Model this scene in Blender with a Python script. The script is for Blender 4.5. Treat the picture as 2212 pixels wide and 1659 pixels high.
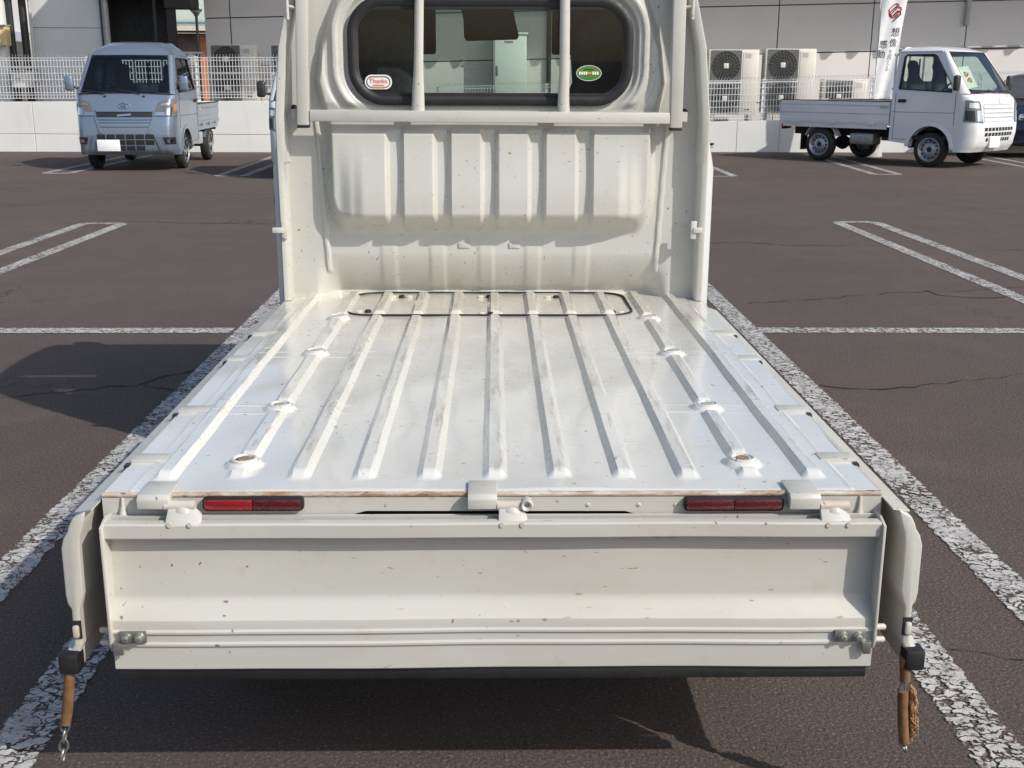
import bpy, bmesh, math, random
import numpy as np
from mathutils import Vector, Matrix
from mathutils.geometry import tessellate_polygon
random.seed(7)
R = math.radians
for o in list(bpy.data.objects): bpy.data.objects.remove(o)
scene = bpy.context.scene
COL = scene.collection
# ------------------------------------------------------------------ camera
F, CX, CY, HC = 2430.0, 1106.0, 829.5, 1.368          # photo pixels (2212 wide), camera height
PITCH, YAW, ROLL = math.atan(657.5 / F), R(0.94), R(0.2)
fw = Vector((math.sin(YAW) * math.cos(PITCH), math.cos(YAW) * math.cos(PITCH), -math.sin(PITCH)))
rt0 = Vector((math.cos(YAW), -math.sin(YAW), 0)); up0 = rt0.cross(fw)
rt = rt0 * math.cos(ROLL) + up0 * math.sin(ROLL); up = up0 * math.cos(ROLL) - rt0 * math.sin(ROLL)
cam = bpy.data.cameras.new('camera'); cam.lens = 36 * F / 2212; cam.sensor_width = 36
cam.clip_start = 0.05; cam.clip_end = 2000
co = bpy.data.objects.new('camera', cam); COL.objects.link(co)
co.matrix_world = Matrix(((rt.x, up.x, -fw.x, 0), (rt.y, up.y, -fw.y, 0), (rt.z, up.z, -fw.z, HC), (0, 0, 0, 1)))
scene.camera = co
def ray(x, y): return fw * F + rt * (x - CX) - up * (y - CY)
def onz(x, y, z=0.0):
    d = ray(x, y); t = (z - HC) / d.z; return Vector((d.x * t, d.y * t, z))
def ony(x, y, Y):
    d = ray(x, y); t = Y / d.y; return Vector((d.x * t, Y, HC + d.z * t))
# ------------------------------------------------------------------ light
EL, AZ = R(38), math.atan2(0.80, -0.60)                # azimuth clockwise from +Y
sdir = Vector((math.sin(AZ) * math.cos(EL), math.cos(AZ) * math.cos(EL), math.sin(EL)))
w = bpy.data.worlds.new('World'); scene.world = w; w.use_nodes = True
nt = w.node_tree; bg = nt.nodes['Background']
sky = nt.nodes.new('ShaderNodeTexSky'); sky.sky_type = 'NISHITA'; sky.sun_disc = False
sky.sun_elevation = EL; sky.sun_rotation = AZ; sky.air_density = 1.0; sky.dust_density = 1.8; sky.ozone_density = 1.0
nt.links.new(sky.outputs[0], bg.inputs[0]); bg.inputs[1].default_value = 0.15
sl = bpy.data.lights.new('sun', 'SUN'); sl.energy = 3.8; sl.angle = R(0.53); sl.color = (1.0, 0.965, 0.905)
so = bpy.data.objects.new('sun', sl); COL.objects.link(so)
so.rotation_euler = (-sdir).to_track_quat('-Z', 'Y').to_euler(); so.location = sdir * 50
vs = scene.view_settings; vs.view_transform = 'Standard'; vs.look = 'None'; vs.exposure = 0.0; vs.gamma = 1.0
vs.use_curve_mapping = False
scene.render.engine = 'CYCLES'
scene.cycles.max_bounces = 10; scene.cycles.transparent_max_bounces = 16
# ------------------------------------------------------------------ materials
MATS = {}
class NT:
    def __init__(s, m): s.t = m.node_tree; s.n = s.t.nodes; s.l = s.t.links
    def node(s, typ, **kw):
        n = s.n.new(typ)
        for k, v in kw.items():
            if k.startswith('i_'):
                n.inputs[int(k[2:]) if k[2:].isdigit() else k[2:].replace('_', ' ')].default_value = v
            else: setattr(n, k, v)
        return n
    def link(s, a, b): s.l.new(a, b)
    def noise(s, vec, scale, detail=4, rough=.55):
        n = s.node('ShaderNodeTexNoise'); n.inputs['Scale'].default_value = scale
        n.inputs['Detail'].default_value = detail; n.inputs['Roughness'].default_value = rough
        if vec is not None: s.link(vec, n.inputs['Vector'])
        return n.outputs['Fac']
    def ramp(s, fac, a, b, va=0., vb=1.):
        n = s.node('ShaderNodeMapRange'); n.inputs['From Min'].default_value = a; n.inputs['From Max'].default_value = b
        n.inputs['To Min'].default_value = va; n.inputs['To Max'].default_value = vb
        s.link(fac, n.inputs['Value']); return n.outputs['Result']
    def mix(s, fac, a, b):
        n = s.node('ShaderNodeMix'); n.data_type = 'RGBA'
        if isinstance(fac, (int, float)): n.inputs[0].default_value = fac
        else: s.link(fac, n.inputs[0])
        for v, i in ((a, 6), (b, 7)):
            if isinstance(v, (tuple, list)): n.inputs[i].default_value = (*v[:3], 1)
            else: s.link(v, n.inputs[i])
        return n.outputs[2]
    def math(s, op, a, b=None):
        n = s.node('ShaderNodeMath', operation=op)
        for i, v in enumerate((a, b)):
            if v is None: continue
            if isinstance(v, (int, float)): n.inputs[i].default_value = v
            else: s.link(v, n.inputs[i])
        return n.outputs[0]
    def mapping(s, vec, scale):
        n = s.node('ShaderNodeMapping'); n.inputs['Scale'].default_value = scale; s.link(vec, n.inputs['Vector']); return n.outputs[0]
    def bump(s, h, strength, dist=.01):
        n = s.node('ShaderNodeBump'); n.inputs['Strength'].default_value = strength; n.inputs['Distance'].default_value = dist
        s.link(h, n.inputs['Height']); return n.outputs[0]
def newmat(name):
    m = bpy.data.materials.new(name); m.use_nodes = True; MATS[name] = m
    b = m.node_tree.nodes['Principled BSDF']; t = NT(m)
    tc = t.node('ShaderNodeTexCoord')
    return m, t, b, tc.outputs['Object']
def simple(name, col, rough=.5, metal=0., var=.12, scale=8., coat=0., spec=.5, bump=0., bscale=60.):
    m, t, b, co_ = newmat(name)
    f = t.noise(co_, scale, 6, .6)
    dark = tuple(c * (1 - var) for c in col); lite = tuple(min(1, c * (1 + var)) for c in col)
    t.link(t.mix(t.ramp(f, .3, .7), dark, lite), b.inputs['Base Color'])
    b.inputs['Metallic'].default_value = metal
    t.link(t.ramp(t.noise(co_, scale * 2.3, 3), .3, .7, rough * .85, min(1, rough * 1.15)), b.inputs['Roughness'])
    b.inputs['Coat Weight'].default_value = coat; b.inputs['Coat Roughness'].default_value = .08
    b.inputs['Specular IOR Level'].default_value = spec
    if bump: t.link(t.bump(t.noise(co_, bscale, 4), bump, .004), b.inputs['Normal'])
    return m
def worn_paint(name, col, grime, rough=.32, dirt=.35, dots=.5, front=False, streak=(1, 1, 1), coat=.25):
    """white truck enamel with beige grime film, chips and rust spots"""
    m, t, b, c = newmat(name)
    n1 = t.noise(t.mapping(c, streak), 3.0, 8, .65)
    fac = t.ramp(n1, .46, .78, 0, dirt)
    base = t.mix(fac, col, grime)
    n2 = t.noise(c, 14, 8, .7)
    base = t.mix(t.ramp(n2, .58, .74, 0, dirt * .7), base, tuple(g * .9 for g in grime))
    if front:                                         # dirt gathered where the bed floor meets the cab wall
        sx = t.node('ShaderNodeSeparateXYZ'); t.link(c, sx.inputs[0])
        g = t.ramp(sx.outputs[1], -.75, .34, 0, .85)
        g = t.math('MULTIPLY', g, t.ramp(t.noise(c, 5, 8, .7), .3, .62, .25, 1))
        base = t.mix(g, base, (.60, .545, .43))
        # scuffs along the tops of the pressed ribs
        topz = t.math('MULTIPLY', t.ramp(sx.outputs[2], .6590, .6615), t.ramp(t.noise(t.mapping(c, (60, 7, 1)), 1, 5, .7), .50, .66, 0, .75))
        base = t.mix(topz, base, (.36, .31, .24))
        scr = t.math('MULTIPLY', t.ramp(t.noise(t.mapping(c, (34, 2.2, 1)), 1, 4, .6), .66, .70, 0, .45), t.ramp(t.noise(c, 2.6, 3), .48, .6))
        base = t.mix(scr, base, (.42, .37, .30))
        stn = t.ramp(t.noise(t.mapping(c, (2.0, .9, 1)), 2.2, 7, .72), .55, .72, 0, .35)
        base = t.mix(stn, base, (.50, .455, .36))
    # elongated scratches and chips
    s1 = t.noise(t.mapping(c, (28, 120, 110)), 1.0, 3, .5)
    s2 = t.noise(c, 2.2, 2)
    chips = t.math('MULTIPLY', t.ramp(s1, .70, .725), t.ramp(s2, .44, .56, 0, dots))
    base = t.mix(chips, base, (.30, .20, .12))
    s3 = t.noise(t.mapping(c, (1.2, 1, 1)), 70, 1, .4)
    spots = t.math('MULTIPLY', t.ramp(s3, .735, .76), t.ramp(t.noise(c, 4.1, 2), .42, .56, 0, dots))
    base = t.mix(spots, base, (.16, .13, .11))
    t.link(base, b.inputs['Base Color'])
    t.link(t.ramp(n2, .3, .7, rough * .7, rough * 1.5), b.inputs['Roughness'])
    b.inputs['Coat Weight'].default_value = coat; b.inputs['Coat Roughness'].default_value = .10
    t.link(t.bump(t.noise(c, 9, 3), .06, .01), b.inputs['Normal'])
    return m
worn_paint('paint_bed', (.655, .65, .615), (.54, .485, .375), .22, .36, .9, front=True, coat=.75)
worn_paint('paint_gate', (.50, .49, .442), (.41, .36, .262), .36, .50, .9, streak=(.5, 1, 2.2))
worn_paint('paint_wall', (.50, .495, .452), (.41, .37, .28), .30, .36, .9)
worn_paint('paint_rust', (.56, .54, .475), (.34, .22, .12), .45, .75, 1.0)
simple('paint_white', (.74, .75, .75), .22, 0, .03, 3, coat=.5)
simple('paint_silver', (.20, .25, .325), .33, .45, .02, 1, coat=.6)
simple('paint_blue', (.03, .045, .09), .25, .3, .1, 3, coat=.7)
simple('black_rubber', (.012, .012, .013), .55, 0, .3, 30)
simple('black_plastic', (.02, .02, .022), .45, 0, .2, 20)
simple('tyre_rubber', (.022, .021, .021), .75, 0, .35, 25, bump=.2)
simple('dark_trim', (.018, .018, .02), .8, 0, .3, 10)
simple('seat_cloth', (.030, .030, .034), .9, 0, .3, 60, bump=.3)
simple('chrome', (.75, .76, .78), .12, 1.0, .05, 5)
simple('steel_wheel', (.42, .42, .43), .38, .6, .15, 12)
simple('steel_grey', (.33, .33, .31), .42, .8, .25, 25)
simple('zinc_bolt', (.45, .46, .40), .35, .8, .2, 40)
simple('cap_grey', (.36, .35, .31), .5, 0, .25, 60)
simple('rust_cap', (.24, .17, .11), .7, 0, .4, 90, bump=.3)
simple('chassis_black', (.012, .012, .012), .7, 0, .3, 12)
simple('lens_dark', (.13, .13, .14), .06, 0, .2, 10, coat=1)
simple('lens_amber', (.55, .18, .03), .15, 0, .1, 10, coat=1)
simple('plate_white', (.85, .85, .85), .4, 0, .01, 4)
simple('mirror_back', (.03, .03, .033), .35, 0, .1, 10)
simple('ac_ivory', (.66, .62, .54), .55, 0, .07, 5)
simple('ac_dark', (.035, .035, .033), .6, 0, .3, 20)
simple('ac_grille', (.12, .12, .11), .5, 0, .2, 20)
simple('cabinet_white', (.70, .72, .68), .4, 0, .04, 3)
simple('fence_white', (.72, .73, .74), .4, 0, .05, 6)
simple('conduit_grey', (.45, .45, .44), .5, 0, .1, 8)
simple('meter_yellow', (.58, .47, .22), .6, 0, .12, 8)
simple('brown_steel', (.025, .02, .02), .5, 0, .2, 5)
simple('house_wall', (.16, .12, .11), .9, 0, .2, 3)
simple('orange_wall', (.60, .22, .10), .7, 0, .12, 4)
simple('green_trim', (.12, .26, .17), .6, 0, .1, 4)
simple('roof_slate', (.40, .42, .47), .7, 0, .12, 4)
simple('globe_lamp', (.75, .75, .78), .08, .6, .05, 3, coat=1)
simple('sticker_white', (.80, .78, .73), .4, 0, .03, 5)
simple('sticker_red', (.62, .04, .03), .4, 0, .05, 9)
simple('sticker_black', (.03, .03, .03), .4, 0, .1, 9)
simple('sticker_orange', (.72, .28, .07), .4, 0, .1, 9)
simple('print_grey', (.28, .28, .28), .6, 0, .1, 9)
simple('banner_red', (.62, .07, .06), .6, 0, .08, 9)
simple('tan_hose', (.19, .095, .04), .62, 0, .4, 35, bump=.4)
simple('frayed_rope', (.36, .20, .09), .9, 0, .4, 120, bump=.5)
simple('unseen_deck', (.30, .30, .31), .5, .3, .1, 3)
def rust_edge():
    m, t, b, c = newmat('rust_edge')
    f = t.ramp(t.noise(t.mapping(c, (9, 40, 40)), 1.0, 8, .75), .40, .60)
    col = t.mix(f, (.56, .53, .46), (.30, .15, .06))
    col = t.mix(t.ramp(t.noise(t.mapping(c, (30, 80, 80)), 1.0, 4, .6), .60, .68), col, (.10, .06, .035))
    t.link(col, b.inputs['Base Color']); b.inputs['Roughness'].default_value = .6
rust_edge()
def green_sticker():
    m, t, b, c = newmat('sticker_green')
    sx = t.node('ShaderNodeSeparateXYZ'); t.link(c, sx.inputs[0])
    f = t.ramp(sx.outputs[2], 1.325, 1.392)
    t.link(t.mix(f, (.008, .085, .025), (.075, .22, .03)), b.inputs['Base Color']); b.inputs['Roughness'].default_value = .3
green_sticker()
def cloth():
    m, t, b, c = newmat('banner_cloth')
    t.link(t.mix(t.noise(c, 6, 5), (.66, .66, .66), (.78, .78, .78)), b.inputs['Base Color'])
    b.inputs['Roughness'].default_value = .9
    t.link(t.bump(t.noise(c, 7, 3), .35, .03), b.inputs['Normal'])
cloth()
def red_reflector(name, bright):
    m, t, b, c = newmat(name)
    v = t.node('ShaderNodeTexVoronoi'); v.inputs['Scale'].default_value = 260; t.link(c, v.inputs['Vector'])
    t.link(t.mix(t.ramp(v.outputs['Distance'], .1, .6), tuple(x * 1.5 for x in bright), bright), b.inputs['Base Color'])
    b.inputs['Roughness'].default_value = .16; b.inputs['Coat Weight'].default_value = 1
    t.link(t.bump(v.outputs['Distance'], .3, .002), b.inputs['Normal'])
red_reflector('reflector_red', (.20, .005, .008)); red_reflector('reflector_red_unlit', (.07, .003, .006))
def glass(name, tint, band=None, refl=1.0, ior=1.6):
    m = bpy.data.materials.new(name); m.use_nodes = True; MATS[name] = m; t = NT(m)
    t.n.remove(t.n['Principled BSDF']); out = t.n['Material Output']
    tr = t.node('ShaderNodeBsdfTransparent'); gl = t.node('ShaderNodeBsdfGlossy'); gl.inputs['Roughness'].default_value = .01
    gl.inputs['Color'].default_value = (refl, refl, refl, 1)
    if band:
        tc = t.node('ShaderNodeTexCoord'); sx = t.node('ShaderNodeSeparateXYZ'); t.link(tc.outputs['Object'], sx.inputs[0])
        t.link(t.mix(t.ramp(sx.outputs[2], band[0], band[1]), tint, band[2]), tr.inputs['Color'])
    else: tr.inputs['Color'].default_value = (*tint, 1)
    fr = t.node('ShaderNodeFresnel'); fr.inputs['IOR'].default_value = ior
    mx = t.node('ShaderNodeMixShader'); t.link(fr.outputs[0], mx.inputs[0]); t.link(tr.outputs[0], mx.inputs[1]); t.link(gl.outputs[0], mx.inputs[2])
    t.link(mx.outputs[0], out.inputs['Surface']); return m
glass('window_glass', (.80, .86, .82)); glass('windshield_glass', (.74, .86, .78), band=(1.60, 1.66, (.12, .25, .45)))
glass('rear_glass', (.78, .84, .80), ior=1.52); glass('lamp_lens', (.88, .9, .92))
glass('tinted_glass', (.30, .33, .32))
def asphalt():
    m, t, b, _ = newmat('asphalt')
    g = t.node('ShaderNodeNewGeometry'); c = g.outputs['Position']
    base = t.mix(t.ramp(t.noise(c, .35, 6, .6), .3, .7), (.094, .069, .058), (.132, .099, .084))
    base = t.mix(t.ramp(t.noise(c, 2.2, 7, .75), .38, .68, 0, .6), base, (.084, .063, .056))
    base = t.mix(t.ramp(t.noise(c, .8, 5, .7), .60, .74, 0, .4), base, (.175, .14, .125))
    base = t.mix(t.ramp(t.noise(t.mapping(c, (1, 1.6, 1)), .9, 2, .4), .74, .80, 0, .35), base, (.26, .12, .05))
    sp = t.noise(c, 130, 3, .75)
    base = t.mix(t.ramp(sp, .56, .70, 0, .85), base, (.30, .255, .23))
    base = t.mix(t.ramp(sp, .45, .32, 0, .85), base, (.030, .024, .023))
    base = t.mix(t.ramp(t.noise(c, 48, 4, .7), .60, .72, 0, .5), base, (.05, .038, .035))
    base = t.mix(t.ramp(t.noise(c, 1.1, 4, .6), .68, .80, 0, .35), base, (.045, .036, .034))
    # crack network, only in places
    wv = t.node('ShaderNodeVectorMath', operation='ADD')
    nz = t.node('ShaderNodeTexNoise'); nz.inputs['Scale'].default_value = 1.3; nz.inputs['Detail'].default_value = 8; nz.inputs['Roughness'].default_value = .65; t.link(c, nz.inputs['Vector'])
    sc = t.node('ShaderNodeVectorMath', operation='SCALE'); sc.inputs['Scale'].default_value = 1.4; t.link(nz.outputs['Color'], sc.inputs[0])
    t.link(c, wv.inputs[0]); t.link(sc.outputs[0], wv.inputs[1])
    vo = t.node('ShaderNodeTexVoronoi', feature='DISTANCE_TO_EDGE'); vo.inputs['Scale'].default_value = .42
    mp = t.mapping(wv.outputs[0], (.75, 1.5, 1)); t.link(mp, vo.inputs['Vector'])
    cr = t.math('MULTIPLY', t.ramp(vo.outputs['Distance'], .006, .0015), t.ramp(t.noise(c, .5, 3), .56, .64, 0, .6))
    base = t.mix(cr, base, (.022, .018, .017))
    t.link(base, b.inputs['Base Color']); b.inputs['Roughness'].default_value = .88
    b.inputs['Specular IOR Level'].default_value = .3
    h = t.math('SUBTRACT', t.noise(c, 95, 5, .7), t.math('MULTIPLY', cr, .8))
    t.link(t.bump(h, .9, .010), b.inputs['Normal'])
asphalt()
def road_paint():
    m = bpy.data.materials.new('road_paint'); m.use_nodes = True; MATS['road_paint'] = m; t = NT(m)
    b = t.n['Principled BSDF']; out = t.n['Material Output']
    g = t.node('ShaderNodeNewGeometry'); c = g.outputs['Position']; uv = t.node('ShaderNodeUVMap')
    sx = t.node('ShaderNodeSeparateXYZ'); t.link(uv.outputs[0], sx.inputs[0])
    e = t.math('SUBTRACT', .5, t.math('ABSOLUTE', t.math('SUBTRACT', sx.outputs[1], .5)))     # 0 at the edge, .5 in the middle
    edge = t.ramp(t.math('ADD', e, t.math('MULTIPLY', t.math('SUBTRACT', t.noise(c, 26, 6, .7), .5), .38)), .035, .06)
    wv = t.node('ShaderNodeVectorMath', operation='ADD')
    nz = t.node('ShaderNodeTexNoise'); nz.inputs['Scale'].default_value = 22; nz.inputs['Detail'].default_value = 5; t.link(c, nz.inputs['Vector'])
    sc = t.node('ShaderNodeVectorMath', operation='SCALE'); sc.inputs['Scale'].default_value = .09; t.link(nz.outputs['Color'], sc.inputs[0])
    t.link(c, wv.inputs[0]); t.link(sc.outputs[0], wv.inputs[1])
    vo = t.node('ShaderNodeTexVoronoi', feature='DISTANCE_TO_EDGE'); vo.inputs['Scale'].default_value = 27
    t.link(t.mapping(wv.outputs[0], (.62, 1.25, 1)), vo.inputs['Vector'])
    thr = t.ramp(t.noise(c, 3.5, 3), .32, .68, .0, .105)
    crack = t.ramp(t.math('SUBTRACT', vo.outputs['Distance'], thr), -.012, .018)
    worn = t.ramp(t.noise(c, 30, 6, .75), .38, .46)
    flake = t.ramp(t.noise(c, 110, 3, .7), .34, .40)
    mask = t.math('MULTIPLY', t.math('MULTIPLY', edge, crack), t.math('MULTIPLY', worn, flake))
    colr = t.mix(t.ramp(t.noise(c, 14, 7, .75), .32, .68), (.30, .285, .265), (.64, .62, .59))
    t.link(colr, b.inputs['Base Color']); b.inputs['Roughness'].default_value = .75
    t.link(t.bump(t.noise(c, 90, 4), .5, .004), b.inputs['Normal'])
    tr = t.node('ShaderNodeBsdfTransparent'); mx = t.node('ShaderNodeMixShader')
    t.link(mask, mx.inputs[0]); t.link(tr.outputs[0], mx.inputs[1]); t.link(b.outputs[0], mx.inputs[2]); t.link(mx.outputs[0], out.inputs['Surface'])
road_paint()
def render_wall(name, a, bcol, stain=.25):
    m, t, b, _ = newmat(name)
    g = t.node('ShaderNodeNewGeometry'); c = g.outputs['Position']
    base = t.mix(t.ramp(t.noise(c, .9, 6, .6), .3, .7), a, bcol)
    st = t.noise(t.mapping(c, (5, 5, .5)), 1, 6, .6)
    base = t.mix(t.ramp(st, .55, .75, 0, stain), base, tuple(x * .72 for x in a))
    t.link(base, b.inputs['Base Color']); b.inputs['Roughness'].default_value = .8
    t.link(t.bump(t.noise(c, 70, 4), .25, .004), b.inputs['Normal'])
render_wall('facade_panel', (.70, .665, .635), (.75, .71, .68), .06)
render_wall('concrete_white', (.68, .68, .65), (.76, .76, .73), .25)
render_wall('left_wall', (.62, .62, .61), (.67, .67, .66), .1)
simple('joint_dark', (.06, .06, .06), .8, 0, .1, 5)
# ------------------------------------------------------------------ mesh helpers
class MB:
    def __init__(s): s.v = []; s.f = []; s.uv = None
    def add(s, vs, fs):
        b = len(s.v); s.v += [tuple(v) for v in vs]; s.f += [tuple(i + b for i in f) for f in fs]; return s
    def box(s, x0, x1, y0, y1, z0, z1):
        return s.add([(x0, y0, z0), (x1, y0, z0), (x1, y1, z0), (x0, y1, z0), (x0, y0, z1), (x1, y0, z1), (x1, y1, z1), (x0, y1, z1)],
                     [(0, 3, 2, 1), (4, 5, 6, 7), (0, 1, 5, 4), (1, 2, 6, 5), (2, 3, 7, 6), (3, 0, 4, 7)])
    def prism(s, poly, axis, a, b):
        """extrude a 2-D polygon; axis 'x': poly=(y,z); 'y': (x,z); 'z': (x,y)"""
        n = len(poly)
        def p(q, t): return {'x': (t, q[0], q[1]), 'y': (q[0], t, q[1]), 'z': (q[0], q[1], t)}[axis]
        vs = [p(q, a) for q in poly] + [p(q, b) for q in poly]
        fs = [tuple(range(n - 1, -1, -1)), tuple(range(n, 2 * n))] + [(i, (i + 1) % n, n + (i + 1) % n, n + i) for i in range(n)]
        return s.add(vs, fs)
    def tube(s, pts, r, n=8, cap=True):
        pts = [Vector(p) for p in pts]; rs = r if isinstance(r, (list, tuple)) else [r] * len(pts)
        vs = []; fs = []; prev = None
        for i, p in enumerate(pts):
            d = (pts[min(i + 1, len(pts) - 1)] - pts[max(i - 1, 0)]).normalized()
            if prev is None: a = d.orthogonal().normalized()
            else:
                a = prev - d * prev.dot(d); a.normalize()
            prev = a; bb = d.cross(a)
            vs += [p + (a * math.cos(2 * math.pi * k / n) + bb * math.sin(2 * math.pi * k / n)) * rs[i] for k in range(n)]
        for i in range(len(pts) - 1):
            fs += [(i * n + k, i * n + (k + 1) % n, (i + 1) * n + (k + 1) % n, (i + 1) * n + k) for k in range(n)]
        if cap: fs += [tuple(range(n - 1, -1, -1)), tuple(range((len(pts) - 1) * n, len(pts) * n))]
        return s.add(vs, fs)
    def cyl(s, c, axis, r, h, n=16):
        c = Vector(c); d = {'x': Vector((1, 0, 0)), 'y': Vector((0, 1, 0)), 'z': Vector((0, 0, 1))}[axis]
        return s.tube([c - d * h / 2, c + d * h / 2], r, n)
    def lathe(s, c, axis, prof, n=24):
        """prof: list of (along, radius)"""
        c = Vector(c); d, a, b = {'x': ((1, 0, 0), (0, 1, 0), (0, 0, 1)), 'y': ((0, 1, 0), (0, 0, 1), (1, 0, 0)), 'z': ((0, 0, 1), (1, 0, 0), (0, 1, 0))}[axis]
        d, a, b = Vector(d), Vector(a), Vector(b); vs = []; fs = []
        for (t, r) in prof: vs += [c + d * t + (a * math.cos(2 * math.pi * k / n) + b * math.sin(2 * math.pi * k / n)) * r for k in range(n)]
        for i in range(len(prof) - 1): fs += [(i * n + k, i * n + (k + 1) % n, (i + 1) * n + (k + 1) % n, (i + 1) * n + k) for k in range(n)]
        return s.add(vs, fs)
    def grid(s, P):
        """P[i][j] points"""
        m, n = len(P), len(P[0])
        return s.add([p for row in P for p in row], [(i * n + j, i * n + j + 1, (i + 1) * n + j + 1, (i + 1) * n + j) for i in range(m - 1) for j in range(n - 1)])
    def sheet(s, outline, holes, fn):
        """flat polygon with holes, mapped to 3-D with fn(a,b)"""
        loops = [[Vector((a, b, 0)) for a, b in L] for L in [outline] + list(holes)]
        tris = tessellate_polygon(loops); pts = [p for L in loops for p in L]
        return s.add([fn(p.x, p.y) for p in pts], [tuple(t) for t in tris])
    def ribbon(s, pts, wd, nrm):
        nrm = Vector(nrm); pts = [Vector(p) for p in pts]; vs = []
        for i, p in enumerate(pts):
            d = (pts[min(i + 1, len(pts) - 1)] - pts[max(i - 1, 0)]).normalized(); e = d.cross(nrm).normalized()
            w_ = wd[i] if isinstance(wd, list) else wd
            vs += [p - e * w_ / 2, p + e * w_ / 2]
        return s.add(vs, [(2 * i, 2 * i + 1, 2 * i + 3, 2 * i + 2) for i in range(len(pts) - 1)])
ORG = {}
def mk(name, mb, mat, parent=None, bevel=0., smooth=None, seg=2, label=None, kind=None, flip=True):
    me = bpy.data.meshes.new(name)
    off = ORG.get(parent.name, Vector((0, 0, 0))) if parent else Vector((0, 0, 0))
    me.from_pydata([(v[0] - off[0], v[1] - off[1], v[2] - off[2]) for v in mb.v], [], mb.f)
    me.validate(); bm = bmesh.new(); bm.from_mesh(me)
    if flip:
        if len(bm.faces) < 60000: bmesh.ops.recalc_face_normals(bm, faces=bm.faces)
    if bevel:
        es = [e for e in bm.edges if len(e.link_faces) == 2 and e.calc_face_angle(0) > R(28)]
        bmesh.ops.bevel(bm, geom=es, offset=bevel, segments=seg, affect='EDGES', profile=.5, clamp_overlap=True)
    bm.to_mesh(me); bm.free()
    if smooth is None: smooth = 35 if bevel else 0
    if smooth:
        me.polygons.foreach_set('use_smooth', [True] * len(me.polygons)); me.set_sharp_from_angle(angle=R(smooth))
    me.materials.append(MATS[mat])
    o = bpy.data.objects.new(name, me); COL.objects.link(o)
    if parent:
        o.parent = parent
        if parent.name in ORG: ORG[o.name] = ORG[parent.name]
    if label: o['label'] = label
    if kind: o['kind'] = kind
    return o
def thing(name, label, cat, loc=(0, 0, 0), rz=0., group=None, world=True):
    o = bpy.data.objects.new(name, None); COL.objects.link(o); o.location = loc; o.rotation_euler = (0, 0, rz)
    o.empty_display_size = .2
    o['label'] = label; o['category'] = cat
    if group: o['group'] = group
    if world: ORG[o.name] = Vector(loc)
    return o
def tag(o, label, cat, group=None):
    o['label'] = label; o['category'] = cat
    if group: o['group'] = group
    return o
def text_mesh(txt, size):
    """glyph outlines as (verts2d, faces), centred"""
    cu = bpy.data.curves.new('glyphs', 'FONT'); cu.body = txt; cu.size = size; cu.align_x = 'CENTER'; cu.align_y = 'CENTER'
    o = bpy.data.objects.new('glyphs', cu); COL.objects.link(o); bpy.context.view_layer.update()
    me = bpy.data.meshes.new_from_object(o.evaluated_get(bpy.context.evaluated_depsgraph_get()))
    vs = [(v.co.x, v.co.y) for v in me.vertices]; fs = [tuple(p.vertices) for p in me.polygons]
    bpy.data.objects.remove(o); bpy.data.curves.remove(cu); bpy.data.meshes.remove(me)
    return vs, fs
def rrect(cx, cz, hw, hh, r, n=8):
    out = []
    for (sx, sz, a0) in ((1, 1, 0), (-1, 1, 90), (-1, -1, 180), (1, -1, 270)):
        for k in range(n + 1):
            a = R(a0 + 90 * k / n); out.append((cx + sx * (hw - r) + r * math.cos(a), cz + sz * (hh - r) + r * math.sin(a)))
    return out
def clipx(poly, lim, keep_less):
    out = []; n = len(poly)
    for i in range(n):
        a, b = poly[i], poly[(i + 1) % n]
        ia = (a[0] <= lim) == keep_less; ib = (b[0] <= lim) == keep_less
        if ia: out.append(a)
        if ia != ib:
            t = (lim - a[0]) / (b[0] - a[0]); out.append((lim, a[1] + t * (b[1] - a[1])))
    return out
def sstep(e0, e1, x):
    t = np.clip((x - e0) / (e1 - e0), 0, 1); return t * t * (3 - 2 * t)
# ------------------------------------------------------------------ ground and markings
mb = MB(); P = [[(x, y, 0) for x in (-300, -40, -12, -4, 4, 12, 40, 300)] for y in (-200, -20, 0, 8, 16, 24, 60, 500)]
mk('ground', mb.grid(P), 'asphalt', kind='structure')
GROUND = bpy.data.objects['ground']
def strip(name, pts, wd, z=.004):
    """painted line: ribbon with uv (u metres along, v 0..1 across)"""
    pts = [Vector((p[0], p[1], z)) for p in pts]; vs = []; uvs = []; L = 0.
    for i, p in enumerate(pts):
        d = (pts[min(i + 1, len(pts) - 1)] - pts[max(i - 1, 0)]).normalized(); e = Vector((-d.y, d.x, 0))
        if i: L += (p - pts[i - 1]).length
        vs += [p - e * wd / 2, p + e * wd / 2]; uvs += [(L, 0), (L, 1)]
    fs = [(2 * i, 2 * i + 2, 2 * i + 3, 2 * i + 1) for i in range(len(pts) - 1)]
    me = bpy.data.meshes.new(name); me.from_pydata([tuple(v) for v in vs], [], fs)
    ul = me.uv_layers.new(name='UVMap')
    for p in me.polygons:
        for li in p.loop_indices: ul.data[li].uv = uvs[me.loops[li].vertex_index]
    me.materials.append(MATS['road_paint']); o = bpy.data.objects.new(name, me); COL.objects.link(o); o['kind'] = 'structure'; return o
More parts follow.
